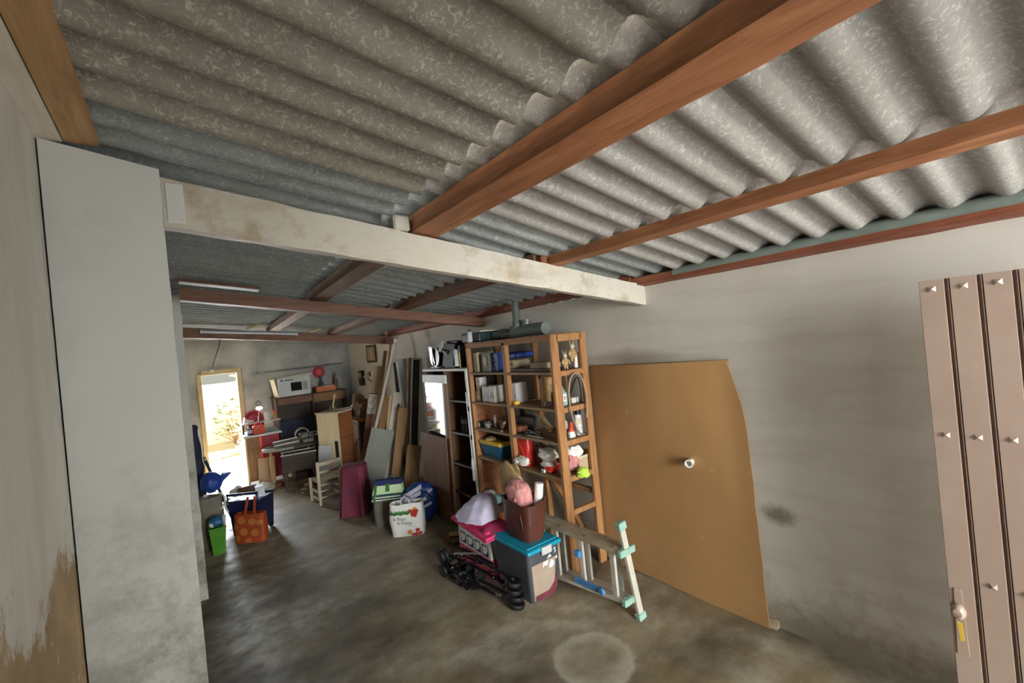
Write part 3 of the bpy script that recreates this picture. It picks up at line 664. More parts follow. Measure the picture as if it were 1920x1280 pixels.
# ---- level two
L2 = 1.408
def smallbox(lab, lo, hi, mat, print_='ink', name='carton'):
    t = boxthing(name, lab, 'box', lo, hi, mat); w = (hi[0]-lo[0])/2; d = (hi[1]-lo[1]); h = hi[2]-lo[2]
    for k in range(3): pbox('print', (-w-.0012, -d*.3+.22*d*k, h*(.25+.2*(k % 2))), (-w+.0005, -d*.3+.22*d*k+.1*d, h*(.45+.2*(k % 2))), print_, t, .0002)
    return t
smallbox('small brown carton with a white mark at the far end of the second shelf', (2.52, 4.0, L2), (2.64, 4.08, L2+.11), 'card', 'white_print')
smallbox('small white carton on top of the brown carton', (2.53, 4.0, L2+.111), (2.62, 4.075, L2+.17), 'white_card')
smallbox('black and white printed carton at the top of the small stack', (2.53, 3.995, L2+.171), (2.62, 4.08, L2+.25), 'white_print')
t = smallbox('open white carton standing on the second shelf left of the middle post', (2.51, 3.80, L2), (2.62, 3.94, L2+.16), 'latch', 'grey_panel')
t = smallbox('white carton with small black print beside the middle post', (2.50, 3.69, L2), (2.66, 3.795, L2+.17), 'white_card')
t = smallbox('pale lilac carton just right of the middle post', (2.56, 3.41, L2), (2.70, 3.53, L2+.195), 'can_white', 'grey_panel')
t = boxthing('tape_box', 'small yellow box at the front of the second shelf', 'box', (2.475, 3.325, L2), (2.53, 3.385, L2+.035), 'yellow', [('print', (-.0285, -.015, .008), (-.027, .015, .025), 'orange_red')])
t = boxthing('flat_board', 'brown cardboard sheet standing at the back of the second shelf', 'board', (2.84, 3.0, L2), (2.86, 3.37, L2+.26), 'card_dark', [('fold', (-.0115, -.004, 0), (-.0098, .004, .26), 'card')])
t = thing('cork_tile', 'tan cork sheet leaning beside the corner post on the second shelf', 'board', (2.62, 2.985, L2)); pbox('sheet', (-.09, -.015, 0), (.09, .015, .25), 'tan_board', t, .004, Matrix.Rotation(R(6), 3, 'Y')); pbox('edge', (-.105, -.018, 0), (-.09, .018, .25), 'card_dark', t, .003)
t = thing('wire_ball', 'tangle of grey wire on the second shelf near the corner post', 'wire', (2.53, 2.93, L2))
bm = BM(); tube(bm, [(.03*math.cos(i*.9)*(1+.2*math.sin(i)), .035*math.sin(i*.9), .028+.02*math.sin(i*1.7)) for i in range(40)], .003, 5); mk('coil', bm, 'steel', t, True)
# end compartment, second: hose loop, jug, little boxes
t = thing('hose_loop', 'brown rubber hose hanging in a long loop from the second end rail', 'hose', (2.69, 2.715, 1.40))
bm = BM(); pts = [(-.17+.03*math.cos(a)*0+(-.02), 0, 0) for a in (0,)]
pts = [(-.045, -.004, -.20), (-.09, -.006, -.10), (-.115, -.006, .05), (-.10, -.004, .19), (-.05, .0, .275), (.02, .0, .285), (.07, -.002, .23), (.095, -.006, .12), (.10, -.006, .02), (.085, -.006, -.06), (.075, -.004, -.11)]
def smoothpts(p, it=2):
    p = [Vector(q) for q in p]
    for _ in range(it):
        q = [p[0]]
        for a, b in zip(p, p[1:]): q += [a*.75+b*.25, a*.25+b*.75]
        p = q+[p[-1]]
    return p
tube(bm, smoothpts(pts), .0075, 8); mk('hose', bm, 'hose', t, True)
bm = BM(); tube(bm, smoothpts([(-.045, -.004, -.20), (-.02, -.006, -.235), (.03, -.004, -.24)]), .008, 8); mk('nozzle', bm, 'pipe_grey', t, True)
bm = BM(); tube(bm, smoothpts([(-.07, .01, .12), (-.02, .008, .22), (.03, .006, .26), (.05, .01, .14), (.052, .012, .02)]), .005, 7); mk('cord', bm, 'cable', t, True)
t = thing('jug', 'grey plastic jug with a black emblem at the end of the second shelf', 'jug', (2.635, 2.86, L2)); bm = BM(); lathe(bm, [(.045, 0), (.05, .01), (.05, .10), (.03, .135), (.018, .15), (.018, .17)], n=18); j = mk('body', bm, 'plastic_clear', t, True)
bm = BM(); disc(bm, (-.01, -.2, .07), (1, 0, 0), (0, 0, 1), .03, .034); wrapto(mk('label', bm, 'white_plastic', t), j, (0, 1, 0), .001)
for q in (-1, 0, 1): bm = BM(); quadgrid(bm, (-.02+.018*q, -.2, .05), (.008, 0, 0), (.012, 0, .035), 2, 3); wrapto(mk('emblem', bm, 'ink', t), j, (0, 1, 0), .002)
pbox('spray_head', (-.045, -.012, .17), (.03, .012, .185), 'black', t, .004)
for k, x in enumerate((2.74, 2.80)): t = boxthing('small_box', ('small white box', 'second small white box')[k]+(' right of the grey jug on the shelf end' if k == 0 else ' nearest the rear post on the second shelf end'), 'box', (x, 2.84, L2), (x+.05, 2.88, L2+.048), 'white_card', [('lid_line', (-.0245, -.0208, .034), (.0245, -.0196, .036), 'card')])
# ---- level three
L3 = 1.128
t = thing('glass_jar', 'clear jar lying on its side at the far end of the third shelf', 'jar', (2.50, 4.03, L3)); bm = BM(); tube(bm, [(0, 0, .032), (.10, 0, .032)], .032, 14); mk('body', bm, 'dark_glass', t, True); bm = BM(); tube(bm, [(-.012, 0, .032), (0, 0, .032)], .028, 14); mk('lid', bm, 'chrome', t, True)
t = thing('tin', 'dull metal tin beside the jar on the third shelf', 'tin', (2.55, 3.945, L3)); bm = BM(); lathe(bm, [(.04, 0), (.04, .055), (.042, .058), (.042, .062), (.036, .060)], n=16); mk('body', bm, 'steel', t, True); bm = BM(); lathe(bm, [(.041, .02), (.041, .045)], n=16); mk('band', bm, 'grey_panel', t, True)
t = thing('lighter_tube', 'small white tube standing behind the tin on the third shelf', 'tube', (2.60, 3.88, L3)); bm = BM(); lathe(bm, [(.014, 0), (.014, .10), (.010, .105)], n=12); mk('body', bm, 'white_plastic', t, True); bm = BM(); lathe(bm, [(.011, .105), (.011, .125)], n=12); mk('cap', bm, 'latch', t, True)
t = thing('wood_scraps', 'small heap of yellowish wood scraps on the third shelf', 'scraps', (2.60, 3.76, L3))
for k in range(5): bm = BM(); bar(bm, (-.05+.01*k, -.07, .012+.014*k), (.03, .06+.004*k, .018+.013*k), .03, .012); mk('offcut', bm, 'wood_light' if k % 2 else 'tan_board', t)
t = thing('chisel', 'long thin file lying on the third shelf front edge', 'tool', (2.49, 3.66, L3)); bm = BM(); bar(bm, (0, -.0, .008), (.02, .12, .008), .018, .006); mk('blade', bm, 'metal_dark', t); bm = BM(); tube(bm, [(-.002, 0, .011), (-.02, -.08, .011)], [.008, .011], 8); mk('handle', bm, 'mid_wood', t, True)
t = thing('wood_block', 'orange brown wood block on the third shelf right of the middle post', 'block', (2.59, 3.45, L3)); pbox('block', (-.05, -.07, 0), (.05, .07, .06), 'purlin', t, .006); pbox('end_grain', (-.052, -.06, .008), (-.0495, .06, .052), 'terracotta', t, .001)
t = thing('pliers', 'dark steel pliers and chain heap on the third shelf', 'tools', (2.54, 3.20, L3))
for k, (a, b) in enumerate((((-.03, .13, .012), (.0, .02, .02)), ((0, .02, .02), (.03, -.10, .012)), ((.03, .12, .014), (.01, 0, .026)), ((.02, .02, .02), (-.03, -.14, .012)))): bm = BM(); tube(bm, [a, ((a[0]+b[0])/2, (a[1]+b[1])/2, .022), b], [.011, .009, .007], 7); mk('jaw' if k % 2 else 'handle', bm, 'metal_dark' if k % 2 else 'black', t, True)
for k in range(5):
    a0 = k*1.3; bm = BM(); c = Vector((-.02+.012*k, .06-.03*k, .022+.008*(k % 2))); tube(bm, [c+Vector((.016*math.cos(a)*math.cos(a0), .020*math.sin(a), .016*math.cos(a)*math.sin(a0))) for a in [i*math.pi/6 for i in range(13)]], .004, 5); mk('chain_link', bm, 'steel', t, True)
t = thing('spirit_level', 'thin grey metal rod lying at the front of the third shelf', 'tool', (2.48, 3.08, L3)); bm = BM(); tube(bm, [(0, -.10, .008), (.01, .13, .008)], .007, 8); mk('rod', bm, 'steel', t, True); bm = BM(); tube(bm, [(0, -.10, .008), (-.002, -.12, .008)], .010, 8); mk('tip', bm, 'chrome', t, True)
t = thing('tool_wedge', 'pale wooden mallet handle leaning over the third shelf tools', 'handle', (2.62, 3.06, L3+.03)); bm = BM(); bar(bm, (.03, .13, .13), (-.05, -.09, .045), .05, .03, bev=.006); mk('handle', bm, 'wood_light', t); bm = BM(); bar(bm, (.04, .14, .10), (-.0, -.02, .015), .03, .028); mk('red_strip', bm, 'terracotta', t)
t = thing('hand_saw', 'dark hand saw with a grey blade at the back of the third shelf', 'saw', (2.72, 3.42, L3+.10)); bm = BM(); hexa(bm, [(-.002, -.1, .03), (.002, -.1, .03), (.002, .1, .05), (-.002, .1, .05), (-.002, -.1, .06), (.002, -.1, .06), (.002, .1, .10), (-.002, .1, .10)]); mk('blade', bm, 'grey_panel', t); bm = BM(); box(bm, (-.012, .09, .03), (.012, .17, .11), .008); mk('grip', bm, 'black', t)
bm = BM(); box(bm, (-.05, -.1, -.10), (.05, .17, .03), .01); mk('case', bm, 'metal_dark', t)
t = thing('lamp_bulb', 'small glass bulb beside the corner post on the third shelf', 'bulb', (2.78, 3.0, L3)); bm = BM(); lathe(bm, [(.014, 0), (.014, .03), (.03, .065), (.028, .09), (.012, .108)], n=14); mk('glass', bm, 'white_plastic', t, True); bm = BM(); lathe(bm, [(.0145, 0), (.0150, .028)], n=14); mk('screw_base', bm, 'metal_dark', t, True)
t = thing('glue_bottle', 'white glue bottle with a tall red cap at the third shelf end', 'bottle', (2.655, 2.80, L3)); bm = BM(); box(bm, (-.032, -.018, 0), (.032, .018, .055), .008, seg=2); mk('body', bm, 'white_plastic', t, True); bm = BM(); lathe(bm, [(.026, .055), (.022, .085), (.014, .125), (.012, .135)], n=14); mk('cap', bm, 'orange_red', t, True)
t = thing('spray_can', 'white spray can with a black cap at the third shelf end', 'can', (2.775, 2.83, L3)); bm = BM(); lathe(bm, [(.031, 0), (.033, .006), (.033, .165), (.026, .18)], n=20); b = mk('body', bm, 'can_white', t, True); bm = BM(); lathe(bm, [(.029, .178), (.029, .225), (.025, .23)], n=20); mk('cap', bm, 'black', t, True)
bm = BM(); quadgrid(bm, (-.025, -.2, .09), (.05, 0, 0), (0, 0, .06), 6, 3); wrapto(mk('label', bm, 'book_cream', t), b, (0, 1, 0), .001); bm = BM(); quadgrid(bm, (-.025, -.2, .03), (.05, 0, 0), (0, 0, .05), 6, 3); wrapto(mk('label', bm, 'latch', t), b, (0, 1, 0), .001)
t = thing('square_stick', 'pale wood offcut standing beside the red capped bottle', 'offcut', (2.57, 2.83, L3)); pbox('stick', (-.018, -.02, 0), (.018, .02, .105), 'wood_light', t, .003); pbox('end', (-.017, -.019, .105), (.017, .019, .107), 'tan_board', t, 0)
# ---- level four
L4 = .828
t = thing('tool_tote', 'blue and yellow plastic tool tray on the fourth shelf', 'toolbox', (2.60, 3.88, L4)); bm = BM(); hexa(bm, [(-.08, -.16, 0), (.10, -.16, 0), (.10, .14, 0), (-.08, .14, 0), (-.11, -.20, .13), (.12, -.20, .13), (.12, .17, .13), (-.11, .17, .13)]); mk('tray', bm, 'tool_blue', t)
pbox('rim', (-.115, -.205, .13), (.125, .175, .17), 'yellow', t, .008); bm = BM(); bar(bm, (0, -.17, .185), (.02, .15, .195), .05, .03, bev=.008); mk('handle', bm, 'black', t); bm = BM(); blob(bm, (-.03, .06, .17), (.07, .08, .035), 2, .25, 3, 2); mk('wood_bits', bm, 'tan_bag', t, True)
t = thing('plastic_bag', 'shiny red plastic bag hanging below the third shelf', 'bag', (2.555, 3.34, L4+.004)); bm = BM(); sack(bm, .12, .17, .255, (.75, .85), .1, 4, .012, 24, 12); mk('body', bm, 'red_plastic', t, True); bm = BM(); tube(bm, smoothpts([(-.05, .08, .24), (-.06, .0, .20), (-.062, -.05, .09), (-.06, -.03, .03)]), .003, 6); mk('fold', bm, 'orange_red', t, True)
for k, y in enumerate((3.245, 3.125)):
    t = thing('wooden_pot', ('darker', 'paler')[k]+' of the two round brown wooden pots on the fourth shelf', 'pot', (2.66, y, L4)); bm = BM(); lathe(bm, [(.045, 0), (.062, .05), (.062, .11), (.05, .16), (.045, .16)], n=18); mk('body', bm, 'mid_wood' if k == 0 else 'tan_board', t, True); bm = BM(); lathe(bm, [(.052, .158), (.056, .168), (.03, .18)], n=18); mk('lid', bm, 'card_dark', t, True)
def cloth(name, label, loc, lumps, cat='cloth'):
    t = thing(name, label, cat, loc)
    for i, (nm, c, s, m, seed) in enumerate(lumps): bm = BM(); blob(bm, c, s, seed, .28, 2.2, 3); mk(nm, bm, m, t, True)
    return t
cloth('rag', 'bunched white rag at the front of the fourth shelf', (2.475, 3.30, L4+.03), [('lump', (0, .0, .03), (.04, .09, .045), 'white_cloth', 4), ('fold', (-.02, .05, .03), (.03, .05, .03), 'white_cloth', 9)])
cloth('clothes_pile', 'crumpled white and red clothes near the corner post on the fourth shelf', (2.565, 3.01, L4), [('white_garment', (0, .02, .14), (.07, .11, .06), 'white_cloth', 3), ('white_sleeve', (-.05, -.02, .07), (.04, .08, .03), 'white_cloth', 12), ('red_garment', (-.02, -.04, .045), (.07, .08, .045), 'red_plastic', 7)])
t = boxthing('switch_cover', 'small white plastic socket cover on the fourth shelf edge', 'cover', (2.475, 3.0, L4), (2.50, 3.045, L4+.03), 'white_plastic', [('hole', (-.014, -.008, .012), (-.012, .008, .02), 'ink')])
cloth('clothes_pile', 'pink and white striped clothes at the fourth shelf end', (2.645, 2.83, L4), [('white_garment', (.04, .0, .16), (.09, .06, .06), 'white_cloth', 21), ('pink_garment', (0, -.02, .10), (.05, .045, .09), 'pink_floral', 17), ('grey_garment', (-.03, .03, .19), (.04, .04, .04), 'pale_panel', 19)])
cloth('duster', 'bright lime green duster hanging over the fourth end rail', (2.645, 2.70, L4-.02), [('lump', (0, .0, .04), (.055, .045, .045), 'lime', 31), ('corner', (.04, .0, .01), (.04, .02, .025), 'lime', 33)])
t = boxthing('open_carton', 'small open cardboard carton at the fourth shelf end', 'box', (2.70, 2.79, L4), (2.86, 2.90, L4+.10), 'card', [('flap', (-.082, -.058, .10), (.06, -.05, .125), 'book_cream'), ('flap', (.078, -.05, .06), (.084, .05, .15), 'yellow')])
for k in range(4): bm = BM(); tube(bm, [(-.04+.03*k, -.02, .07), (-.03+.03*k, .01+.01*k, .125+.008*k)], .006, 6); mk('bit', bm, 'metal_dark', t, True)
cloth('cloth_bag', 'tan crumpled bag draped over the edge of the fourth shelf', (2.405, 3.40, .60), [('drape', (.0, .03, .14), (.045, .17, .13), 'tan_bag', 41), ('fold', (-.02, -.08, .06), (.04, .09, .11), 'tan_bag', 43), ('tail', (-.01, .09, .05), (.035, .07, .10), 'tan_bag', 46)], 'bag')
# ---- bottom
t = thing('water_bottle', 'clear plastic water bottle standing in front of the middle post', 'bottle', (2.55, 3.72, .347)); bm = BM(); lathe(bm, [(.036, 0), (.04, .01), (.04, .08), (.036, .09), (.04, .10), (.04, .16), (.016, .205), (.014, .225)], n=18); mk('body', bm, 'plastic_clear', t, True); bm = BM(); lathe(bm, [(.016, .222), (.016, .245)], n=14); mk('cap', bm, 'bag_teal', t, True)
t = thing('paper_package', 'crumpled white and pale teal package on the bottom shelf', 'package', (2.52, 3.94, .347)); bm = BM(); blob(bm, (0, .04, .065), (.06, .10, .06), 51, .2, 2.4); mk('wrap', bm, 'white_cloth', t, True); bm = BM(); blob(bm, (.01, -.08, .05), (.055, .08, .05), 52, .2, 2.4); mk('teal_end', bm, 'teal_tag', t, True)
for k in range(3): bm = BM(); blob(bm, (-.055, .05-.05*k, .07-.012*k), (.006, .018, .012), k, .2, 2, 1); mk('print', bm, 'card_dark', t, True)
t = thing('wood_lath', 'dusty wooden lath lying on the floor in front of the shelf', 'plank', (2.20, 3.98, 0)); bm = BM(); bar(bm, (-.12, .16, .10), (.17, -.16, .11), .05, .022); mk('lath', bm, 'wood_light', t); bm = BM(); box(bm, (-.16, .10, 0), (-.04, .22, .09), .01); mk('block', bm, 'rust', t); bm = BM(); box(bm, (.10, -.19, 0), (.2, -.1, .095), .01); mk('block', bm, 'grey_wood', t)
bm = BM(); bar(bm, (-.16, .06, .07), (.05, -.02, .07), .06, .018); mk('lath', bm, 'grey_wood', t)

# ================================================================== FRONT PILE: ladder, tote, carton, stroller frame
lad = thing('stepladder', 'folded aluminium stepladder lying on its side in front of the hardboard sheet', 'ladder', (2.365, 2.05, 0))
for k, x in enumerate((-.035, .045)):
    bm = BM(); bar(bm, (x, .02, .485), (x+.0, 1.15, .47), .072, .026, bev=.004); mk('upper_rail', bm, 'alu_dusty', lad)
    bm = BM(); bar(bm, (x, .03, .150), (x, 1.15, -.035+.06), .072, .026, bev=.004); mk('lower_rail', bm, 'alu', lad)
for k, y in enumerate((.11, .42, .70, .95)):
    zb = .150-.11*y
    for x in (-.04, .04): bm = BM(); bar(bm, (x, y+.012*(x > 0), zb), (x, y+.015*(x > 0), .48), .045, .022, (1, 0, 0), .003); mk('rung', bm, 'alu', lad)
sb = BM(); bar(sb, (.055, -.01, .025), (-.01, .035, .66), .05, .028, (0, 1, .05), .004); bb = mk('base_bar', sb, 'alu', lad)
for a, b in (((.058, -.012, .0), (.052, -.008, .045)), ((-.006, .032, .63), (-.012, .036, .685))): bm = BM(); bar(bm, a, b, .072, .05, (0, 1, .05), .006); mk('rubber_foot', bm, 'green_cap', bb)['label'] = 'pale green rubber foot'
for x in (-.035, .045):
    for z in (.485, .150): bm = BM(); box(bm, (x-.04, .0, z-.03), (x+.04, .04, z+.018), .006); mk('end_cap', bm, 'green_cap', lad)['label'] = 'pale green end cap'
bm = BM(); bar(bm, (-.065, .50, .135), (-.065, .22, .150), .012, .05, bev=.004); lathe(bm, [(.022, -.01), (.028, .0), (.022, .012)], (-.07, .22, .15), 12, Matrix.Rotation(R(90), 3, 'Y')); mk('spreader_hinge', bm, 'blue_plastic', lad)['label'] = 'blue plastic spreader hinge'
bm = BM(); box(bm, (-.09, .40, .33), (-.055, .46, .385), .01); mk('hinge', bm, 'blue_plastic', lad)
for k in range(7): bm = BM(); lathe(bm, [(.009, 0), (.009, .004), (.005, .006)], (-.035+.08*(k % 2), .10+.14*k, .498-.002*k), 8); mk('rivet', bm, 'chrome', lad)

tt = thing('storage_tote', 'grey storage tote with a teal lid standing behind the stroller frame', 'box', (2.122, 2.91, 0))
bm = BM(); hexa(bm, [(-.125, -.205, 0.0), (.125, -.205, 0), (.125, .22, 0), (-.125, .22, 0), (-.165, -.245, .395), (.165, -.245, .395), (.165, .255, .395), (-.165, .255, .395)])
es = [e for e in bm.edges if abs(e.verts[0].co.z-e.verts[1].co.z) > .2]; bmesh.ops.bevel(bm, geom=es, offset=.03, segments=3, affect='EDGES', profile=.5)
for f in bm.faces: f.material_index = 0
body = mk('tub', bm, 'tote_dark', tt)
def onface(z0, z1, x0, x1, off):   # strip on the sloping front face of the tub
    def p(x, z): t = z/.395; return (x*(1+.32*t)*.125/.125, -.205-.04*t-off, z)
    return [p(x0, z0), p(x1, z0), p(x1, z1), p(x0, z1)]
def facepatch(nm, P4, mat, parent):
    bm = BM(); f = bm.faces.new([bm.verts.new(p) for p in P4]); r = bmesh.ops.extrude_face_region(bm, geom=[f])
    for v in r['geom']:
        if isinstance(v, bmesh.types.BMVert): v.co.y -= .0012
    return mk(nm, bm, mat, parent)
facepatch('cardboard_inside', onface(.02, .300, -.105, .09, .0006), 'tote_front', tt)['label'] = 'cardboard seen through the clear front'
facepatch('red_cloth_inside', onface(.008, .055, -.095, .10, .002), 'burgundy', tt)
bm = BM(); P4 = [(x, z) for x, z in ((.03, .05), (.115, .05), (.115, .17), (.085, .10))]
facepatch('red_cloth_inside', [(x*(1+.32*z/.395), -.205-.04*z/.395-.0026, z) for x, z in P4], 'burgundy', tt)
bm.free()
for x0, z0, pts in ((-.02, .255, ((0, 0), (.02, .015), (.035, 0), (.05, .02), (.045, .05), (.03, .035), (.01, .045))), (.035, .235, ((0, 0), (.03, -.01), (.05, .01), (.045, .04), (.02, .055), (.01, .03))), (.02, .31, ((0, 0), (.04, .005), (.025, .03))), (.085, .33, ((0, 0), (.015, .01), (.008, .03))), (.095, .285, ((0, 0), (.012, -.01), (.018, .012), (.006, .018))), (.075, .36, ((0, 0), (.02, .004), (.012, .018)))):
    P5 = [(x0+a, z0+b) for a, b in pts]; facepatch('white_print', [(x*(1+.2*z/.395), -.205-.04*z/.395-.0018, z) for x, z in P5], 'white_print', tt)
bm = BM(); box(bm, (-.172, -.262, .392), (.172, .272, .428), .016, seg=3); lid = mk('lid', bm, 'teal', tt)
bm = BM(); box(bm, (-.150, -.228, .426), (.150, .238, .438), .008, seg=2); mk('lid_panel', bm, 'teal', lid)
bm = BM(); box(bm, (-.045, -.275, .365), (.055, -.255, .425), .008, seg=2); mk('latch', bm, 'latch', tt)['label'] = 'pale grey clip latch'
bm = BM(); box(bm, (-.045, .265, .365), (.055, .285, .425), .008, seg=2); mk('latch', bm, 'latch', tt)

# brown bag on the tote, with a floral cloth and a paper roll inside
bg_ = thing('shopping_bag', 'dark brown leather look bag standing on the teal lid', 'bag', (2.115, 2.885, .440))
bm = BM(); sack(bm, .17, .30, .30, (1.5, 1.2), .03, 11, .012, 32, 14, True, 1.0, (.02, 0)); bd = mk('body', bm, 'brown_leather', bg_, True)
bm = BM(); tube(bm, smoothpts([(-.085, -.07, .30), (-.100, -.10, .18), (-.092, -.115, .09), (-.095, -.05, .15), (-.10, .02, .31)]), .0045, 6); mk('handle', bm, 'brown_leather', bg_, True)
t = thing('floral_cloth', 'pink floral cloth bunched in the brown bag', 'cloth', (2.12, 2.92, .68)); bm = BM(); blob(bm, (0, 0, .075), (.085, .12, .125), 61, .12, 2.0, 4, .8); mk('bunch', bm, 'pink_floral', t, True); bm = BM(); tube(bm, smoothpts([(-.08, -.05, .06), (-.05, -.06, .15), (-.02, -.02, .19), (.02, .03, .17)]), .014, 8); mk('fold', bm, 'pink_floral', t, True)
t = thing('paper_roll', 'white paper roll sticking out of the brown bag', 'roll', (2.205, 2.80, .70)); bm = BM(); tube(bm, [(0, 0, -.05), (.03, -.01, .15)], .036, 18); mk('roll', bm, 'white_plastic', t, True); bm = BM(); tube(bm, [(.0295, -.01, .148), (.0302, -.01, .1515)], .014, 12); mk('core', bm, 'card', t, True)

# carton with printed shapes, cushion, pink lid, lavender bag
cx = thing('printed_carton', 'white and pink carton printed with four dark blue shapes behind the stroller frame', 'box', (2.10, 3.48, 0))
pbox('body', (-.12, -.27, 0), (.12, .27, .345), 'white_card', cx, .004)
pbox('pink_band', (-.122, -.272, .002), (.122, .272, .175), 'pink_card', cx, .003)
def poly(nm, pts, ax, off, mat, parent, th=.0012):
    bm = BM(); f = bm.faces.new([bm.verts.new((off, -a, b)) for a, b in pts]); r = bmesh.ops.extrude_face_region(bm, geom=[f])
    for v in r['geom']:
        if isinstance(v, bmesh.types.BMVert): v.co.x -= th
    return mk(nm, bm, mat, parent)
for k in range(4):
    c = -.185+.122*k; z = .245-.004*k
    o = poly('shape_print', [(c-.05, z-.04), (c-.04, z-.05), (c+.045, z-.05), (c+.05, z-.04), (c+.048, z+.03), (c+.035, z+.048), (c-.045, z+.048), (c-.05, z+.035)], 0, -.1205, 'navy_print', cx)
    poly('shape_fill', [(c-.038, z-.02), (c-.03, z-.036)]+[(c+.0, z-.034), (c+.036, z-.005), (c+.037, z+.026), (c+.028, z+.036), (c-.034, z+.036), (c-.038, z+.026)], 0, -.1214, 'white_card', o)
    if k == 1: poly('stalk_print', [(c+.0, z+.03), (c+.02, z+.03), (c+.028, z+.062), (c+.012, z+.066)], 0, -.1220, 'book_cream', o)
for k in range(3): poly('mark_print', [(-.06+.02*k, .13+.01*(k % 2)), (-.045+.02*k, .125), (-.05+.02*k, .155)], 0, -.1225, 'navy_print', cx)
for c, z in ((.05, .10), (.10, .085), (.16, .10)): bm = BM(); disc(bm, (-.1228, -c, z), (0, -1, 0), (0, 0, 1), .028, .016, 14, 1, .4, c); mk('flower_print', bm, 'bag_orange', cx)
t = thing('pillow', 'small white pillow squeezed between the carton and the pink tray', 'pillow', (2.03, 3.36, .347)); bm = BM(); blob(bm, (-.04, 0, .035), (.10, .17, .038), 70, .08, 2, 3, .7); mk('cushion', bm, 'white_cloth', t, True); bm = BM(); tube(bm, smoothpts([(-.13, -.13, .035), (-.146, 0, .034), (-.13, .13, .034)]), .004, 6); mk('seam', bm, 'white_plastic', t, True)
t = thing('plastic_tray', 'magenta pink plastic tray lying tilted upside down on the printed carton', 'tray', (2.03, 3.38, .450)); rotl = Matrix.Rotation(R(6), 3, 'X') @ Matrix.Rotation(R(-4), 3, 'Y')
bm = BM(); box(bm, (-.16, -.29, -.008), (.13, .27, .016), .008, rotl, 2); mk('plate', bm, 'pink_lid', t); bm = BM(); box(bm, (-.168, -.298, -.018), (.138, .278, -.004), .006, rotl, 2); mk('rim', bm, 'pink_lid', t); bm = BM(); lathe(bm, [(.03, 0), (.03, .02), (.02, .026)], (-.11, -.235, -.005), 16); mk('boss', bm, 'pink_lid', t, True)
t = thing('cloth_sack', 'lavender drawstring sack lying on the pink tray', 'bag', (2.04, 3.46, .462))
bm = BM(); rings = []
for i in range(17):
    u = i/16; zc = .19*u; w = (.155*(1-u)**.42+.02); dd = (.20*(1-u)**.42+.02); ring = []
    for k in range(28):
        a = 2*math.pi*k/28; f = 1+.06*math.sin(a*9+u*2+1.5*math.sin(a*2))+.16*noise.noise((a*1.7, u*2.5, 7))*(u**.5)*(1-u*.4)+.10*noise.noise((math.cos(a)*1.6, math.sin(a)*1.6, u*3+4))
        ring.append(bm.verts.new((math.cos(a)*w*f-.02+.08*u, math.sin(a)*dd*f-.06*u, .015+zc+.018*noise.noise((a, u*4, 2)))))
    rings.append(ring)
for a, b in zip(rings, rings[1:]):
    for k in range(28): bm.faces.new((a[k], a[(k+1) % 28], b[(k+1) % 28], b[k]))
bm.faces.new(rings[0]); bm.faces.new(rings[-1][::-1])
mk('body', bm, 'lavender', t, True); bm = BM(); tube(bm, smoothpts([(.05, -.16, .10), (.07, -.175, .06), (.085, -.17, .02), (.09, -.16, .05)]), .006, 6); mk('cord', bm, 'pink_floral', t, True)

# folded stroller frame with wheels
sd0 = Matrix.Rotation(R(80), 3, 'Y')
fr = thing('stroller_frame', 'folded black pushchair frame with small wheels lying on the floor', 'stroller', (1.80, 3.15, 0))
tubes = [((.06, -.30, .09), (-.06, .44, .12)), ((.10, -.28, .13), (-.02, .46, .17)), ((.02, -.20, .06), (-.07, .40, .07)), ((.13, -.05, .20), (.02, .50, .24)), ((.10, -.30, .20), (.05, .20, .235))]
for k, (a, b) in enumerate(tubes): bm = BM(); tube(bm, [a, ((a[0]+b[0])/2, (a[1]+b[1])/2, (a[2]+b[2])/2+.015*(k % 2)), b], .011, 8); mk('frame_tube', bm, 'black_gloss' if k % 2 else 'black', fr, True)
for a, b in (((.02, -.10, .055), (.045, -.24, .06)), ((.08, -.12, .125), (.085, -.22, .10)), ((.12, -.20, .15), (.10, -.02, .20)), ((-.02, .34, .22), (.09, .10, .255))): bm = BM(); tube(bm, [a, b], .009, 8); mk('chrome_tube', bm, 'steel', fr, True)
for y in (.02, .17, .30): bm = BM(); box(bm, (-.02, y-.016, .07), (.07, y+.016, .16), .012); mk('joint', bm, 'black', fr)
bm = BM(); blob(bm, (-.03, .16, .07), (.06, .17, .055), 81, .4, 3.2, 4); mk('folded_seat', bm, 'black', fr, True)
for a, b in (((-.05, .40, .10), (.03, .05, .22)), ((-.07, .30, .05), (.06, -.22, .05)), ((.11, .10, .16), (.0, .42, .20)), ((-.02, .46, .10), (.09, .30, .24)), ((.05, -.05, .17), (.10, -.28, .21)), ((-.09, .36, .12), (-.02, -.02, .06))): bm = BM(); tube(bm, [a, ((a[0]+b[0])/2, (a[1]+b[1])/2, (a[2]+b[2])/2+.01), b], .008, 7); mk('frame_tube', bm, 'black', fr, True)
for c in ((.05, .10, .205), (.02, .28, .215), (-.05, .34, .11), (.07, -.12, .145)): bm = BM(); lathe(bm, [(.016, -.014), (.02, 0), (.016, .014)], c, 10, sd0); mk('knob', bm, 'black_gloss', fr, True)
def wheel(c, r, w, mt, parent):
    bm = BM(); lathe(bm, [(r*.6, -w/2), (r*.93, -w/2), (r, -w/4), (r, w/4), (r*.93, w/2), (r*.6, w/2)], c, 22, mt); o = mk('wheel', bm, 'black_rubber', parent, True)
    bm = BM(); lathe(bm, [(r*.18, -w*.62), (r*.62, -w*.5), (r*.62, w*.5), (r*.18, w*.62)], c, 16, mt); mk('hub', bm, 'black_gloss', o, True)
tl = Matrix.Rotation(R(10), 3, 'Y') @ Matrix.Rotation(R(8), 3, 'X')
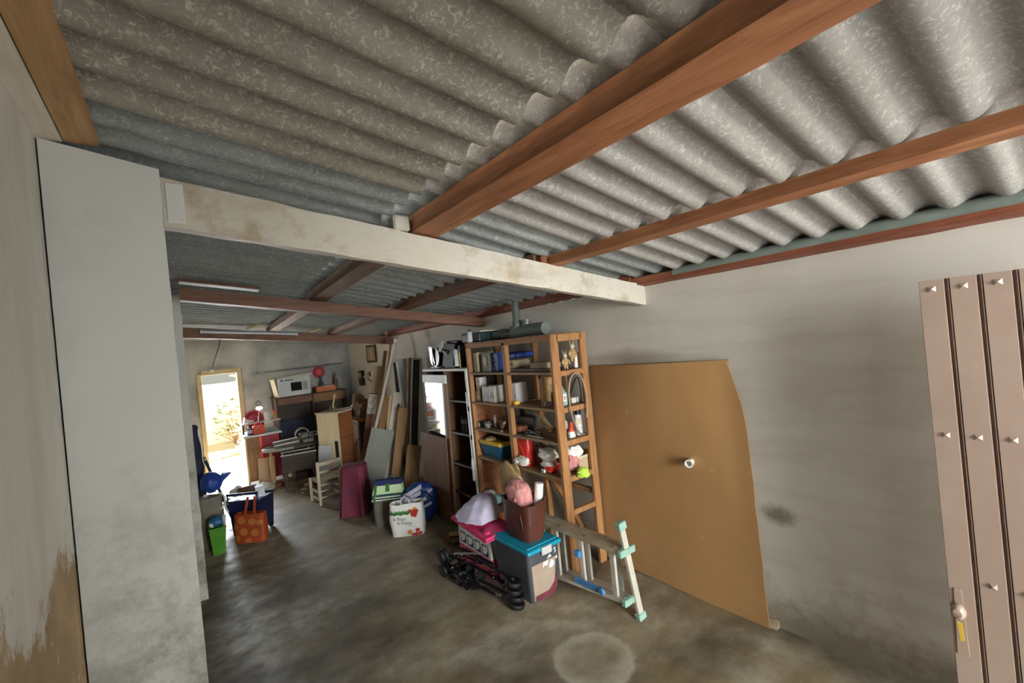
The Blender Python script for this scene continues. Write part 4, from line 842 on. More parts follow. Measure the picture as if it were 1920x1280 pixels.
for c in ((.085, -.385, .034), (.095, -.375, .082), (.088, -.36, .130), (.10, -.35, .178)): wheel(c, .064, .034, tl, fr)
bm = BM(); tube(bm, [(.088, -.38, .01), (.098, -.35, .215)], .012, 8); tube(bm, [(.098, -.35, .20), (.07, -.26, .12)], .016, 8); mk('axle', bm, 'black', fr, True)
sd = Matrix.Rotation(R(80), 3, 'Y')
for c in ((-.09, .44, .066), (-.045, .45, .066), (-.07, .50, .16), (-.03, .50, .16)): wheel(c, .062, .03, sd, fr)
bm = BM(); tube(bm, [(-.1, .44, .066), (-.03, .455, .066)], .014, 8); tube(bm, [(-.06, .45, .066), (-.05, .50, .16)], .013, 8); mk('axle', bm, 'black', fr, True)

# ================================================================== MIDDLE: bags, chair, covered stool
W3 = (-.8, -.6)
bw = thing('shopping_bag', 'white shopping bag printed with fruit, nearest of the three bags in the aisle', 'bag', (1.90, 4.75, 0), R(-36))
bm = BM(); sack(bm, .38, .20, .345, (.95, .8), .06, 3, .012, 44, 18, True, .92); bod = mk('body', bm, 'bag_white', bw, True)
f_ = (0, 1, 0)
def dec(nm, c, rx, ry, mat, wob=.15, seed=0, n=16): bm = BM(); disc(bm, (c[0], -.4, c[1]), (1, 0, 0), (0, 0, 1), rx, ry, n, 3, wob, seed); return wrapto(mk(nm, bm, mat, bw, True), bod, f_, .003)
for k in range(6): dec('leaf_print', (-.16+.036*k, .255-.006*(k % 2)), .024, .020, 'bag_green', .5, k)
for k in range(5): dec('lime_print', (-.155+.042*k, .272), .015, .012, 'leaf_green', .3, k+9)
for k, (x, z) in enumerate(((.05, .27), (.085, .265), (.11, .245), (.07, .245), (.10, .22), (.075, .225), (.12, .265))): dec('tomato_print', (x, z), .022, .020, 'bag_red', .1, k)
dec('orange_print', (.10, .29), .022, .016, 'bag_orange', .1, 3); dec('orange_print', (.03, .045), .026, .026, 'bag_orange', .06, 4)
for x, z in ((.115, .06), (.10, .015), (.14, .02), (.07, .010)): dec('berry_print', (x, z), .024, .022, 'bag_red', .15, x*50)
for s, x, z, sz, rot in (('la fleur,', -.07, .178, .052, -.06), ('la fresie', -.02, .132, .052, -.06), ('saveurs', .035, .112, .016, -.05)):
    mw = Matrix.Translation((x, -.4, z)) @ Matrix.Rotation(R(90), 4, 'X') @ Matrix.Rotation(rot, 4, 'Z') @ Matrix.Shear('XY', 4, (.18, 0))
    wrapto(text(bw, 'lettering', s, sz, 'ink', Matrix(), .0), bod, f_, .004, mw)
for q in (-1, 1):
    bm = BM(); pts = smoothpts([(-.05, -.07*1-.0, .33), (-.045, -.085, .40), (.0, -.06, .425), (.045, -.085, .39), (.055, -.07, .32)]) if q < 0 else smoothpts([(-.05, .07, .33), (-.04, .06, .40), (.0, .04, .42), (.045, .06, .40), (.05, .07, .33)])
    tube(bm, pts, .010, 6); mk('handle', bm, 'lavender', bw, True)
t = thing('dark_clothes', 'navy clothes bunched inside the white fruit bag', 'clothes', (1.90, 4.75, .12)); bm = BM(); blob(bm, (0, .02, .12), (.11, .045, .08), 91, .08, 2); mk('bunch', bm, 'navy', t, True); bm = BM(); blob(bm, (.05, .01, .15), (.05, .03, .06), 92, .1, 2); mk('grey_fold', bm, 'grey_panel', t, True)
bt = thing('shopping_bag', 'grey insulated bag with green and white stripes, behind the fruit bag', 'bag', (1.88, 5.20, 0), R(-34))
bm = BM(); sack(bm, .37, .22, .31, (1.0, .95), .02, 6, .006, 40, 10, True, .98); mk('body', bm, 'bag_grey', bt, True)
def slab(nm, z0, z1, y0, y1, hw0, hw1, mat, th=.02):
    bm = BM(); hexa(bm, [(-hw0, y0, z0), (hw0, y0, z0), (hw0, y0+th, z0), (-hw0, y0+th, z0), (-hw1, y1, z1), (hw1, y1, z1), (hw1, y1+th, z1), (-hw1, y1+th, z1)])
    return mk(nm, bm, mat, bt)
slab('front_flap', .30, .375, -.118, -.10, .185, .18, 'bag_teal', .2); slab('white_stripe', .31, .322, -.124, -.121, .18, .18, 'white_cloth', .01); slab('white_stripe', .338, .350, -.117, -.113, .15, .15, 'white_cloth', .01)
slab('upper_front', .375, .475, -.10, -.05, .175, .155, 'bag_lime', .12); slab('green_strap', .30, .485, -.126, -.055, .03, .02, 'bag_green', .02); slab('rolled_top', .465, .515, -.06, -.03, .165, .16, 'navy', .09)
for x in (-.15,): bm = BM(); bar(bm, (x, -.125, .30), (x+.015, -.058, .48), .03, .012, (0, -1, .3)); mk('green_strap', bm, 'bag_green', bt)
bm = BM(); tube(bm, smoothpts([(-.02, -.0, .50), (.0, .0, .545), (.05, .0, .55), (.09, .02, .50)]), .010, 6); mk('handle', bm, 'bag_teal', bt, True)
bb_ = thing('shopping_bag', 'round blue bag with white stripes, right of the fruit bag', 'bag', (2.175, 4.975, 0), R(-36))
bm = BM(); blob(bm, (0, 0, .215), (.185, .115, .23), 101, .07, 2.0, 4, .72, .004); bbo = mk('body', bm, 'bag_blue', bb_, True)
for k, (x, z, w, h, rot) in enumerate(((-.06, .375, .20, .042, .45), (-.075, .315, .22, .042, .40), (-.02, .245, .22, .042, .38), (.06, .195, .17, .03, .40), (.12, .35, .09, .022, .7))):
    bm = BM(); quadgrid(bm, (-w/2, 0, -h/2), (w, 0, 0), (0, 0, h), 14, 4); o = mk('white_stripe', bm, 'stripe_white', bb_, True); wrapto(o, bbo, f_, .006, Matrix.Translation((x, -.4, z)) @ Matrix.Rotation(-rot, 4, 'Y'))
for pts in ([(-.06, -.14, .22), (-.04, -.155, .28), (.02, -.155, .30), (.07, -.14, .25), (.05, -.14, .22)], [(.04, -.12, .33), (.06, -.155, .38), (.11, -.145, .36), (.14, -.10, .29)]): bm = BM(); tube(bm, smoothpts(pts), .012, 6); mk('handle', bm, 'bag_blue', bb_, True)
# covered stool
t = thing('covered_stool', 'stool hidden under a draped magenta cloth beside the white chair', 'stool', (1.69, 5.88, 0), R(-34))
bm = BM(); rings = []; N = 64
for i in range(20):
    u = i/19
    if u < .25: s = .35+.65*(u/.25); z = .64-.012*(u/.25)**3
    else: s = 1+.10*((u-.25)/.75); z = .628-.61*(u-.25)/.75
    ring = []
    for k in range(N):
        a = 2*math.pi*k/N; e = .5; ca, sa = math.cos(a), math.sin(a)
        fold = .19*math.sin(a*9+1.5*math.sin(a*2))*max(0, u-.3)
        ring.append(bm.verts.new((math.copysign(abs(ca)**e, ca)*.155*s*(1+fold), math.copysign(abs(sa)**e, sa)*.13*s*(1+fold*2.4)-(.05*max(0, u-.3) if sa < 0 else 0), max(.006, z+(.02*math.sin(a*5) if u > .97 else 0)))))
    rings.append(ring)
for a, b in zip(rings, rings[1:]):
    for k in range(N): bm.faces.new((a[k], a[(k+1) % N], b[(k+1) % N], b[k]))
bm.faces.new(rings[0]); mk('drape', bm, 'magenta', t, True)
for x in (-.11, .11):
    for y in (-.09, .09): bm = BM(); bar(bm, (x, y, 0), (x*.9, y*.9, .60), .03, .03, (1, 0, 0)); mk('leg', bm, 'dark_wood', t)
# small white chair
t = thing('chair', 'small white painted ladder back chair with a rush seat', 'chair', (1.565, 6.64, 0), R(4))
for x in (-.145, .145):
    bm = BM(); bar(bm, (x, 0, 0), (x, -.012, .60), .036, .034, (1, 0, 0), .004); mk('back_leg', bm, 'chair_white', t)
    bm = BM(); bar(bm, (x*1.08, .34, 0), (x*1.08, .34, .33), .034, .034, (1, 0, 0), .004); mk('front_leg', bm, 'chair_white', t)
for z, h in ((.565, .05), (.455, .035)): pbox('back_slat', (-.14, -.02, z-h/2), (.14, .0, z+h/2), 'chair_white', t, .004)
bm = BM(); box(bm, (-.15, .0, .29), (.15, .35, .325), .012, seg=2); mk('seat', bm, 'rush', t)
pbox('seat_rail', (-.14, -.014, .262), (.14, .010, .29), 'chair_white', t, .004)
for z in (.10, .19): pbox('stretcher', (-.14, -.010, z-.012), (.14, .010, z+.012), 'chair_white', t, .003)
for x in (-.15, .15):
    for z in (.08, .18): bm = BM(); bar(bm, (x, .01, z), (x*1.04, .33, z), .02, .022); mk('side_stretcher', bm, 'chair_white', t)

# ================================================================== MIDDLE RIGHT: wardrobe, mirror door, leaning boards
wd = thing('bookcase', 'dark open bookcase with a white top edge standing beside the pine shelf', 'bookcase', (2.46, 4.14, 0))
pbox('top', (-.01, -.02, 1.735), (.46, 1.05, 1.765), 'white_frame', wd, .004); pbox('back_panel', (.445, 0, .03), (.46, 1.03, 1.735), 'dark_inside', wd, 0)
for nm, y0, y1, m in (('side', -.0, .022, 'dark_wood'), ('side', 1.005, 1.03, 'dark_wood'), ('divider', .52, .54, 'brown_board')): pbox(nm, (.01, y0, 0), (.445, y1, 1.735), m, wd, .002)
for z in (.03, .34, .67, 1.03, 1.40):
    o = pbox('shelf_board', (.02, .022, z-.018), (.44, 1.005, z), 'dark_wood', wd, .002); pbox('front_edge', (.008, .022, z-.018), (.02, 1.005, z), 'pale_panel' if z > .6 else 'rust', o, .001)
bm = BM(); prev = None
for i in range(60):
    z = 1.74*i/59; w = .036-.022*max(0, (1-z/1.1))+.004*noise.noise((z*9, 2, 0)); c = [bm.verts.new(p) for p in ((-.012, -.022, z), (-.012, -.022+w, z), (.008, -.022+w, z), (.008, -.022, z))]
    if prev:
        for k in range(4): bm.faces.new((prev[k], prev[(k+1) % 4], c[(k+1) % 4], c[k]))
    else: bm.faces.new(c)
    prev = c
bm.faces.new(prev[::-1]); mk('front_stile', bm, 'white_frame', wd)['label'] = 'worn white painted front stile'
for z in (1.33, 1.02): bm = BM(); box(bm, (-.022, -.02, z-.025), (-.010, .012, z+.025), .004); mk('hinge', bm, 'black', wd)
t = thing('tassel_cord', 'pale cord with a tassel hanging down the white stile of the bookcase', 'cord', (2.436, 4.145, .56)); bm = BM(); tube(bm, [(0, 0, .24), (.002, .003, .60), (-.002, 0, .95)], .004, 6); mk('cord', bm, 'stripe_white', t, True); bm = BM(); lathe(bm, [(.004, .245), (.014, .20), (.017, .13), (.010, .085), (.013, .08), (.014, .0), (.004, -.01)], n=12); mk('tassel', bm, 'white_cloth', t, True)
# books inside the bookcase
for k in range(5):
    t = thing('book', (('brown book with a pale grey label nearest the white stile', 'dark grey book with a cream label, second from white stile', 'black book with a grey label in the row middle', 'tall brown book with a pale label, second from the divider', 'dark grey book with a cream label nearest the divider')[k]+', in the dark bookcase'), 'book', (2.56, 4.28+.028*k, 1.032), 0, 'books in the dark bookcase'); pbox('cover', (-.07, -.011, 0), (.07, .011, .19-.012*(k % 3)), ('dark_wood', 'metal_dark', 'black')[k % 3], t, .002); pbox('spine_label', (-.0712, -.008, .11), (-.0699, .008, .15), ('latch', 'book_cream', 'grey_panel')[k % 3], t, 0)
# leaning mirror door
def board(name, label, a, b, w, th, mat, nrm=(-.6, -.8, .15), cat='board', parts=None, bev=.002):
    a, b = Vector(a), Vector(b); t = thing(name, label, cat, a); bm = BM(); vs = bar(bm, (0, 0, 0), b-a, w, th, nrm, bev); m = min(v.co.z for v in bm.verts)
    for v in bm.verts: v.co.z -= m
    o = mk('board', bm, mat, t); return t
md = thing('mirror_door', 'wardrobe door with a mirror and pale top frame, leaning on the bookcase', 'door', (2.375, 4.86, 0), R(-2.9))
lean = Matrix.Rotation(R(1.5), 3, 'Y')
def mbox(nm, lo, hi, mat, parent, bev=.002):
    bm = BM(); vs = box(bm, lo, hi, bev)
    for v in bm.verts: v.co = lean @ v.co
    return mk(nm, bm, mat, parent)
mbox('backing', (.006, -.36, .01), (.024, .30, 1.70), 'dark_wood', md); mi = mbox('mirror', (0, -.26, .30), (.006, .27, 1.60), 'mirror', md, 0); mbox('top_frame', (-.008, -.36, 1.60), (.012, .30, 1.70), 'white_frame', md)
mbox('right_stile', (-.008, -.30, .01), (.012, -.255, 1.60), 'white_frame', md); mbox('outer_stile', (-.010, -.37, .01), (.014, -.30, 1.60), 'brown_board', md); mbox('left_stile', (-.008, .262, .01), (.012, .30, 1.60), 'dark_wood', md); mbox('bottom_panel', (-.004, -.255, .02), (.010, .262, .30), 'brown_board', md)
board('board', 'dark brown plywood sheet standing in front of the mirror door', (2.335, 4.88, 0), (2.352, 4.86, .98), .66, .010, 'brown_board', (-1, .0, .03))
# on top of the bookcase
t = thing('sports_bag', 'slumped black bag with a pale strap on top of the bookcase', 'bag', (2.62, 4.62, 1.767)); bm = BM(); hexa(bm, [(-.12, -.16, 0), (.12, -.16, 0), (.12, .16, 0), (-.12, .16, 0), (-.10, -.24, .30), (.12, -.24, .30), (.12, .07, .32), (-.10, .07, .32)]); bmesh.ops.bevel(bm, geom=bm.edges[:], offset=.03, segments=2, affect='EDGES'); mk('body', bm, 'black', t, True); bm = BM(); bar(bm, (-.125, .14, .20), (-.105, .10, .33), .06, .012, (-1, 0, .1)); mk('strap', bm, 'latch', t); bm = BM(); tube(bm, smoothpts([(-.10, .0, .15), (-.14, .02, .19), (-.12, .07, .21)]), .012, 6); mk('buckle', bm, 'grey_panel', t, True)
t = thing('desk_fan', 'silver and black round fan casing on top of the bookcase', 'fan', (2.58, 4.98, 1.767)); bm = BM(); tube(bm, [(-.04, 0, .14), (.05, 0, .14)], .115, 22); mk('housing', bm, 'black_gloss', t, True); bm = BM(); tube(bm, [(-.045, .115*math.cos(a), .14+.115*math.sin(a)) for a in [i*math.pi/12 for i in range(25)]], .008, 6); mk('rim', bm, 'chrome', t, True)
bm = BM(); f = bm.faces.new([bm.verts.new(p) for p in ((-.055, .12, .27), (-.055, .02, .27), (-.055, .05, .02), (-.055, .04, .0))]); r = bmesh.ops.extrude_face_region(bm, geom=[f])
for v in r['geom']:
    if isinstance(v, bmesh.types.BMVert): v.co.x -= .006
mk('bright_plate', bm, 'chrome', t); bm = BM(); box(bm, (-.06, -.10, 0), (.06, .10, .018), .006); mk('base', bm, 'steel', t)
t = boxthing('carton', 'brown cardboard box at the far end of the bookcase top', 'box', (2.64, 5.06, 1.767), (2.88, 5.17, 1.767+.17), 'card_dark', [('tape', (-.122, -.02, .0), (-.119, .02, .17), 'card')])
t = thing('glove', 'pale work glove and brush hung at the shelf end above the bookcase', 'glove', (2.50, 4.38, 1.767)); bm = BM(); hexa(bm, [(-.008, -.04, .02), (.012, -.04, .02), (.012, .04, .02), (-.008, .04, .02), (-.008, -.035, .15), (.012, -.035, .15), (.012, .035, .15), (-.008, .035, .15)]); mk('palm', bm, 'white_plastic', t)
for k in range(4): bm = BM(); tube(bm, [(0, -.028+.019*k, .145), (0, -.030+.021*k, .20+.012*(k in (1, 2)))], .009, 6); mk('finger', bm, 'white_plastic', t, True)
bm = BM(); tube(bm, [(0, -.07, .0), (0, -.075, .17)], .008, 6); mk('brush_handle', bm, 'yellow', t, True); bm = BM(); tube(bm, [(0, -.075, .17), (0, -.08, .25)], .012, 6); mk('bristles', bm, 'metal_dark', t, True)
# leaning boards, from near to far
n = Vector((-.6, -.8, .15)).normalized()
board('board', 'dark tan board, the nearest of the leaning boards beside the blue bag', (2.423, 5.915, 0), (2.557, 5.899, .667), .195, .03, 'tan_board')
board('board', 'tall tan board leaning left of the nearest board', (2.37, 6.325, 0), (2.618, 6.291, 1.175), .142, .028, 'tan_board')
board('board', 'wide grey green board leaning at the left of the boards', (2.072, 6.528, 0), (2.351, 6.492, .849), .345, .02, 'grey_panel')
board('board', 'cream white board behind the tall tan board', (2.328, 6.60, 0), (2.675, 6.58, 1.381), .135, .022, 'white_board')
board('board', 'dark brown board between the grey tube and the cream white board', (2.168, 6.706, 0), (2.54, 6.726, 1.34), .10, .022, 'mid_wood')
board('lath', 'thin pale lath left of the cream white board', (2.321, 6.67, 0), (2.578, 6.66, 1.351), .05, .025, 'wood_light')
board('board', 'beige smooth board leaning behind the laths', (2.25, 7.12, 0), (2.628, 7.22, 1.808), .145, .025, 'beige_board')
t = board('board', 'board with a small mosaic pattern in front of the beige board', (2.134, 6.967, 0), (2.468, 7.05, 1.378), .178, .025, 'brown_board')
bm = BM(); a0, b0 = Vector((0, 0, 0)), Vector((.334, .083, 1.378)); bar(bm, a0.lerp(b0, .78)+n*.016, a0.lerp(b0, .998)+n*.016, .176, .006, n); o = mk('mosaic_face', bm, 'pattern_tile', t); o['label'] = 'small mosaic pattern'
t = thing('metal_tube', 'long grey aluminium tube slanting across the leaning boards', 'tube', (2.004, 6.70, 0)); bm = BM(); bar(bm, (0, 0, .01), (.650, -.25, 2.194), .036, .03, n); mk('tube', bm, 'alu', t); bm = BM(); bar(bm, (.644, -.248, 2.175), (.654, -.252, 2.21), .040, .034, n); mk('end_plug', bm, 'white_plastic', t)
board('lath', 'dark weathered lath behind the grey tube, shorter of the two', (2.211, 6.99, 0), (2.66, 6.91, 2.05), .05, .03, 'purlin_dark'); board('lath', 'thin reddish lath behind the grey tube, taller of the two', (2.283, 6.89, 0), (2.746, 6.84, 2.236), .026, .025, 'wood_red')
# window sash and frames
def sash(name, label, a, b, w, mat, fill, th=.03, bw=.04, extra=None):
    a, b = Vector(a), Vector(b); t = thing(name, label, 'window frame', a); d = b-a; L = d.length; dn_ = d.normalized(); s = dn_.cross(n).normalized(); u = s.cross(dn_)
    def P(x, z, off=0): return s*x+dn_*z+u*off
    for nm, p, q, ww in (('left_stile', P(-w/2+bw/2, .01), P(-w/2+bw/2, L), bw), ('right_stile', P(w/2-bw/2, .01), P(w/2-bw/2, L), bw), ('top_rail', P(-w/2, L-bw/2), P(w/2, L-bw/2), bw), ('bottom_rail', P(-w/2, .01+bw/2), P(w/2, .01+bw/2), bw)):
        bm = BM(); bar(bm, p, q, ww, th, u, .003); mk(nm, bm, mat, t)
    bm = BM(); bar(bm, P(0, bw), P(0, L-bw), w-2*bw, .006, u); mk('pane', bm, fill, t)
    return t
sash('window_sash', 'white window sash with frosted glass behind the round post', (2.618, 6.53, 0), (2.82, 6.70, 1.904), .175, 'white_frame', 'frost_glass')
sash('window_frame', 'white metal frame with a dark panel right of the round post', (2.56, 6.10, 0), (2.825, 6.13, 1.90), .15, 'white_frame', 'dark_glass', .03, .026)
board('lath', 'black edged strip leaning left of the frosted sash', (2.57, 6.36, 0), (2.698, 6.68, 1.853), .036, .03, 'black_frame'); board('lath', 'slanted white strip leaning across the frosted sash', (2.69, 6.32, 0), (2.715, 6.63, 1.859), .033, .02, 'white_frame')
t = thing('round_post', 'round brown wooden post leaning between the sash and the metal frame', 'post', (2.53, 6.25, 0)); bm = BM(); tube(bm, [(0, 0, 0), (.13, .02, .95), (.262, .035, 1.905)], [.026, .031, .034], 14); mk('post', bm, 'mid_wood', t, True); bm = BM(); tube(bm, [(.2618, .035, 1.90), (.2628, .0352, 1.909)], .030, 14); mk('cut_end', bm, 'wood_light', t, True)

# tall cream cabinet with tools on top
ca, sa_ = math.cos(R(44)), math.sin(R(44))
cb = thing('cabinet', 'narrow cream sided wooden cabinet standing alone behind the white chair', 'cabinet', (1.95, 7.36, 0), R(38))
bm = BM(); hexa(bm, [(0, .0, 0), (.34, 0, 0), (.34, .40, 0), (0, .40, 0), (0, 0, 1.14), (.34, 0, 1.14), (.34, .40, 1.14), (0, .40, 1.14)]); mk('carcass', bm, 'cream_wood', cb)
pbox('front_panel', (.0, -.012, .0), (.345, .0, 1.14), 'red_brown_wood', cb, .002)['label'] = 'reddish brown front'
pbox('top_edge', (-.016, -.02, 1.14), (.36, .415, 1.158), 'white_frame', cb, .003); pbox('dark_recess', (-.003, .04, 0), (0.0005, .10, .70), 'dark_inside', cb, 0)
for nm, lo, hi in (('tray_lip', (-.016, -.02, 1.158), (-.004, .415, 1.175)), ('tray_lip', (.348, -.02, 1.158), (.36, .415, 1.175))): pbox(nm, lo, hi, 'card_dark', cb, .002)
def oncab(x, y, z=1.159): c, s = math.cos(R(38)), math.sin(R(38)); return (1.95+x*c-y*s, 7.36+x*s+y*c, z)
t = thing('hand_plane', 'dark iron tool with a wooden knob on the cream cabinet', 'tool', oncab(.12, .22)); bm = BM(); bar(bm, (-.09, -.05, .02), (.09, .05, .02), .06, .035, bev=.006); mk('sole', bm, 'metal_dark', t); bm = BM(); lathe(bm, [(.014, .035), (.011, .08), (.017, .095), (.010, .11)], (.06, .03, 0), 12); mk('knob', bm, 'wood_light', t, True)
t = thing('mallet', 'upright wooden handled mallet on the cream cabinet', 'tool', oncab(.27, .28)); bm = BM(); box(bm, (-.05, -.03, 0), (.05, .03, .06), .01); mk('head', bm, 'metal_dark', t); bm = BM(); tube(bm, [(0, 0, .05), (.045, -.02, .26)], [.012, .014], 8); mk('handle', bm, 'wood_light', t, True)
t = thing('cable_coil', 'grey cable coil lying along the edge of the cream cabinet top', 'cable', oncab(.20, .08)); bm = BM(); tube(bm, smoothpts([(-.16, .03, .012), (-.06, -.03, .03), (.05, .04, .02), (.13, .0, .03), (.18, .05, .012)]), .010, 7); mk('cable', bm, 'hose', t, True); bm = BM(); tube(bm, [(.17, .04, .0), (.20, .06, .05)], .013, 7); mk('plug', bm, 'latch', t, True)
board('board', 'pale grey blue rounded board leaning on the cream cabinet', (1.66, 7.38, 0), (1.74, 7.44, .66), .20, .022, 'pale_panel', (-.6, -.8, .1))
t = thing('dark_sideboard', 'dark reddish sideboard half hidden between the cream cabinet and the boards', 'sideboard', (2.62, 8.15, 0)); pbox('carcass', (-.20, -.30, 0), (.28, .40, .86), 'dark_wood', t, .004); pbox('top', (-.22, -.32, .86), (.29, .42, .89), 'red_brown_wood', t, .003); pbox('door', (-.212, -.27, .06), (-.20, .02, .82), 'brown_board', t, .002); pbox('door', (-.212, .06, .06), (-.20, .36, .82), 'brown_board', t, .002)
t = thing('wood_cross', 'small pale wooden cross piece lying against the dark sideboard', 'offcut', (2.28, 7.72, .55)); 
for a, b in (((-.07, -.05, -.02), (.08, .05, .05)), ((-.06, -.05, .06), (.07, .06, -.03))): bm = BM(); bar(bm, a, b, .022, .016, (-.6, -.8, 0)); mk('stick', bm, 'wood_light', t)
t = thing('leather_bag', 'crumpled brown leather jacket on the dark sideboard', 'jacket', (2.58, 8.10, .90)); bm = BM(); blob(bm, (0, .02, .20), (.11, .16, .21), 121, .3, 2.2, 4); mk('body', bm, 'leather_brown', t, True); bm = BM(); blob(bm, (-.10, .05, .30), (.05, .05, .17), 122, .25, 2.2); mk('sleeve', bm, 'leather_brown', t, True); bm = BM(); blob(bm, (-.05, -.14, .11), (.07, .06, .10), 123, .25, 2.2); mk('sleeve', bm, 'leather_brown', t, True)
# picture and small shelf on the right wall
t = thing('picture', 'small framed picture hanging on the right wall under the far beam', 'picture', (2.945, 8.36, 1.87)); pbox('frame', (-.02, -.25, 0), (.0, .25, .33), 'dark_wood', t, .006); pbox('print', (-.023, -.20, .035), (-.0195, .20, .295), 'beige_board', t, 0); bm = BM(); disc(bm, (-.0245, -.02, .17), (0, -1, 0), (0, 0, 1), .05, .11, 16, 2, .3, 2); mk('faded_figure', bm, 'book_cream', t)
t = thing('wall_clock', 'small dark wall clock below the framed picture', 'clock', (2.945, 9.0, 1.42)); pbox('case', (-.06, -.11, 0), (0, .11, .30), 'dark_wood', t, .01); bm = BM(); disc(bm, (-.062, 0, .21), (0, -1, 0), (0, 0, 1), .06, .06, 20, 1); mk('dial', bm, 'book_cream', t)
t = thing('wall_shelf', 'small pale wall shelf behind the beige board', 'shelf', (2.94, 8.20, 1.60)); pbox('board', (-.16, -.28, 0), (0, .28, .02), 'white_frame', t, .002)
for y in (-.2, .2): bm = BM(); bar(bm, (-.01, y, -.12), (-.12, y, 0), .02, .015); mk('bracket', bm, 'metal_dark', t)
t = thing('cup', 'brown cup standing on the small wall shelf', 'cup', (2.86, 8.30, 1.622)); bm = BM(); lathe(bm, [(.03, 0), (.038, .08), (.034, .08)], n=14); mk('bowl', bm, 'card_dark', t, True); bm = BM(); tube(bm, [(-.036, .02, .06), (-.06, .03, .045), (-.034, .02, .02)], .006, 6); mk('handle', bm, 'card_dark', t, True)
t = boxthing('storage_box', 'small white box on the small wall shelf', 'box', (2.80, 7.96, 1.622), (2.90, 8.10, 1.622+.11), 'white_card', [('lid', (-.053, -.073, .09), (.053, .073, .115), 'book_cream')])

# ================================================================== BACK OF THE ROOM
bc = thing('dresser', 'tall dark dresser with an open niche against the back wall', 'dresser', (2.05, 9.5, 0))
pbox('carcass', (-.66, -.02, 0), (.62, .28, 1.355), 'dark_wood', bc, .004); pbox('top', (-.68, -.22, 1.36), (.64, .29, 1.385), 'dark_wood', bc, .004)
for x0, x1 in ((-.66, -.63), (.60, .62), (-.03, .0)): pbox('side', (x0, -.20, 0), (x1, -.02, 1.36), 'dark_wood', bc, .003)
pbox('front_board', (-.63, -.19, 1.24), (-.03, -.17, 1.36), 'beam_brown', bc, .002); pbox('front_board', (.0, -.19, 1.20), (.60, -.17, 1.36), 'mid_wood', bc, .002)
for k, (z0, z1) in enumerate(((.62, .94), (.32, .58), (.04, .28))): d = pbox('drawer', (-.62, -.205, z0), (-.04, -.185, z1), 'dark_blue_cloth', bc, .004); bm = BM(); tube(bm, [(-.38, -.215, (z0+z1)/2), (-.28, -.215, (z0+z1)/2)], .008, 6); mk('handle', bm, 'metal_dark', d, True)
pbox('door', (.01, -.205, .04), (.59, -.185, .92), 'brown_board', bc, .004)
t = thing('microwave_box', 'white carton with a picture of a microwave oven, on top of the dresser', 'box', (1.72, 9.42, 1.387), R(6)); pbox('body', (-.29, -.12, 0), (.29, .18, .345), 'white_card', t, .004)
pbox('printed_front', (-.285, -.1225, .005), (.285, -.1195, .34), 'pale_panel', t, 0); o = pbox('oven_print', (-.08, -.125, .07), (.25, -.1222, .27), 'latch', t, 0); pbox('window_print', (-.065, -.127, .09), (.13, -.1245, .25), 'dark_glass', o, 0); pbox('panel_print', (.15, -.127, .09), (.235, -.1245, .25), 'grey_panel', o, 0)
bm = BM(); disc(bm, (-.22, -.1235, .305), (1, 0, 0), (0, 0, 1), .022, .018, 14, 1); mk('emblem_print', bm, 'ink', t); pbox('word_print', (-.17, -.1235, .295), (-.02, -.1222, .312), 'ink', t, 0)
bm = BM(); hexa(bm, [(-.29, -.12, .342), (.29, -.12, .342), (.29, -.115, .342), (-.29, -.115, .342), (-.28, -.15, .36), (.33, -.19, .40), (.33, -.185, .404), (-.28, -.145, .364)]); mk('flap', bm, 'white_card', t); bm = BM(); hexa(bm, [(-.29, -.12, .0), (-.285, -.12, .0), (-.285, .18, .0), (-.29, .18, .0), (-.345, -.10, .34), (-.34, -.10, .34), (-.34, .18, .34), (-.345, .18, .34)]); mk('side_flap', bm, 'white_card', t)
t = boxthing('carton', 'flat orange brown carton on the right half of the dresser', 'box', (2.12, 9.30, 1.387), (2.48, 9.55, 1.485), 'terracotta', [('white_paper', (-.05, -.10, .098), (.16, .10, .106), 'white_card')])
t = thing('bottle', 'dark green bottle lying behind the orange carton on the dresser', 'bottle', (2.30, 9.64, 1.387)); bm = BM(); lathe(bm, [(.04, 0), (.042, .15), (.015, .22), (.016, .28)], n=14); mk('glass', bm, 'dark_green', t, True); bm = BM(); lathe(bm, [(.017, .27), (.017, .295)], n=10); mk('cap', bm, 'metal_dark', t, True)
t = thing('bottle', 'tall brown bottle at the right end of the dresser', 'bottle', (2.56, 9.55, 1.387)); bm = BM(); lathe(bm, [(.038, 0), (.04, .16), (.014, .25), (.015, .32)], n=14); mk('glass', bm, 'leather_brown', t, True); bm = BM(); lathe(bm, [(.016, .31), (.016, .335)], n=10); mk('cap', bm, 'metal_dark', t, True)
t = thing('water_pipe', 'thin grey water pipe running along the back wall', 'pipe', (1.09, 9.762, 1.885)); bm = BM(); tube(bm, [(0, 0, 0), (.8, 0, .0), (1.70, 0, .02)], .018, 8); mk('pipe', bm, 'steel', t, True); bm = BM(); tube(bm, [(1.66, 0, .02), (1.66, 0, -.28)], .012, 8); mk('branch', bm, 'steel', t, True)
for x in (.1, .75, 1.4): bm = BM(); box(bm, (x-.012, -.018, -.018+.01*x), (x+.012, .02, .018+.01*x), .003); mk('clip', bm, 'metal_dark', t)
t = thing('wall_plate', 'red round plate hanging on the back wall below the water pipe', 'plate', (2.30, 9.775, 1.77)); mt = Matrix.Rotation(R(90), 3, 'X'); bm = BM(); lathe(bm, [(.06, 0), (.115, .018), (.12, .02), (.11, .012), (.05, .004)], n=24, mt=mt); mk('dish', bm, 'red_paint', t, True); bm = BM(); lathe(bm, [(.03, .005), (.05, .008)], n=18, mt=mt); mk('centre', bm, 'red_plastic', t, True)
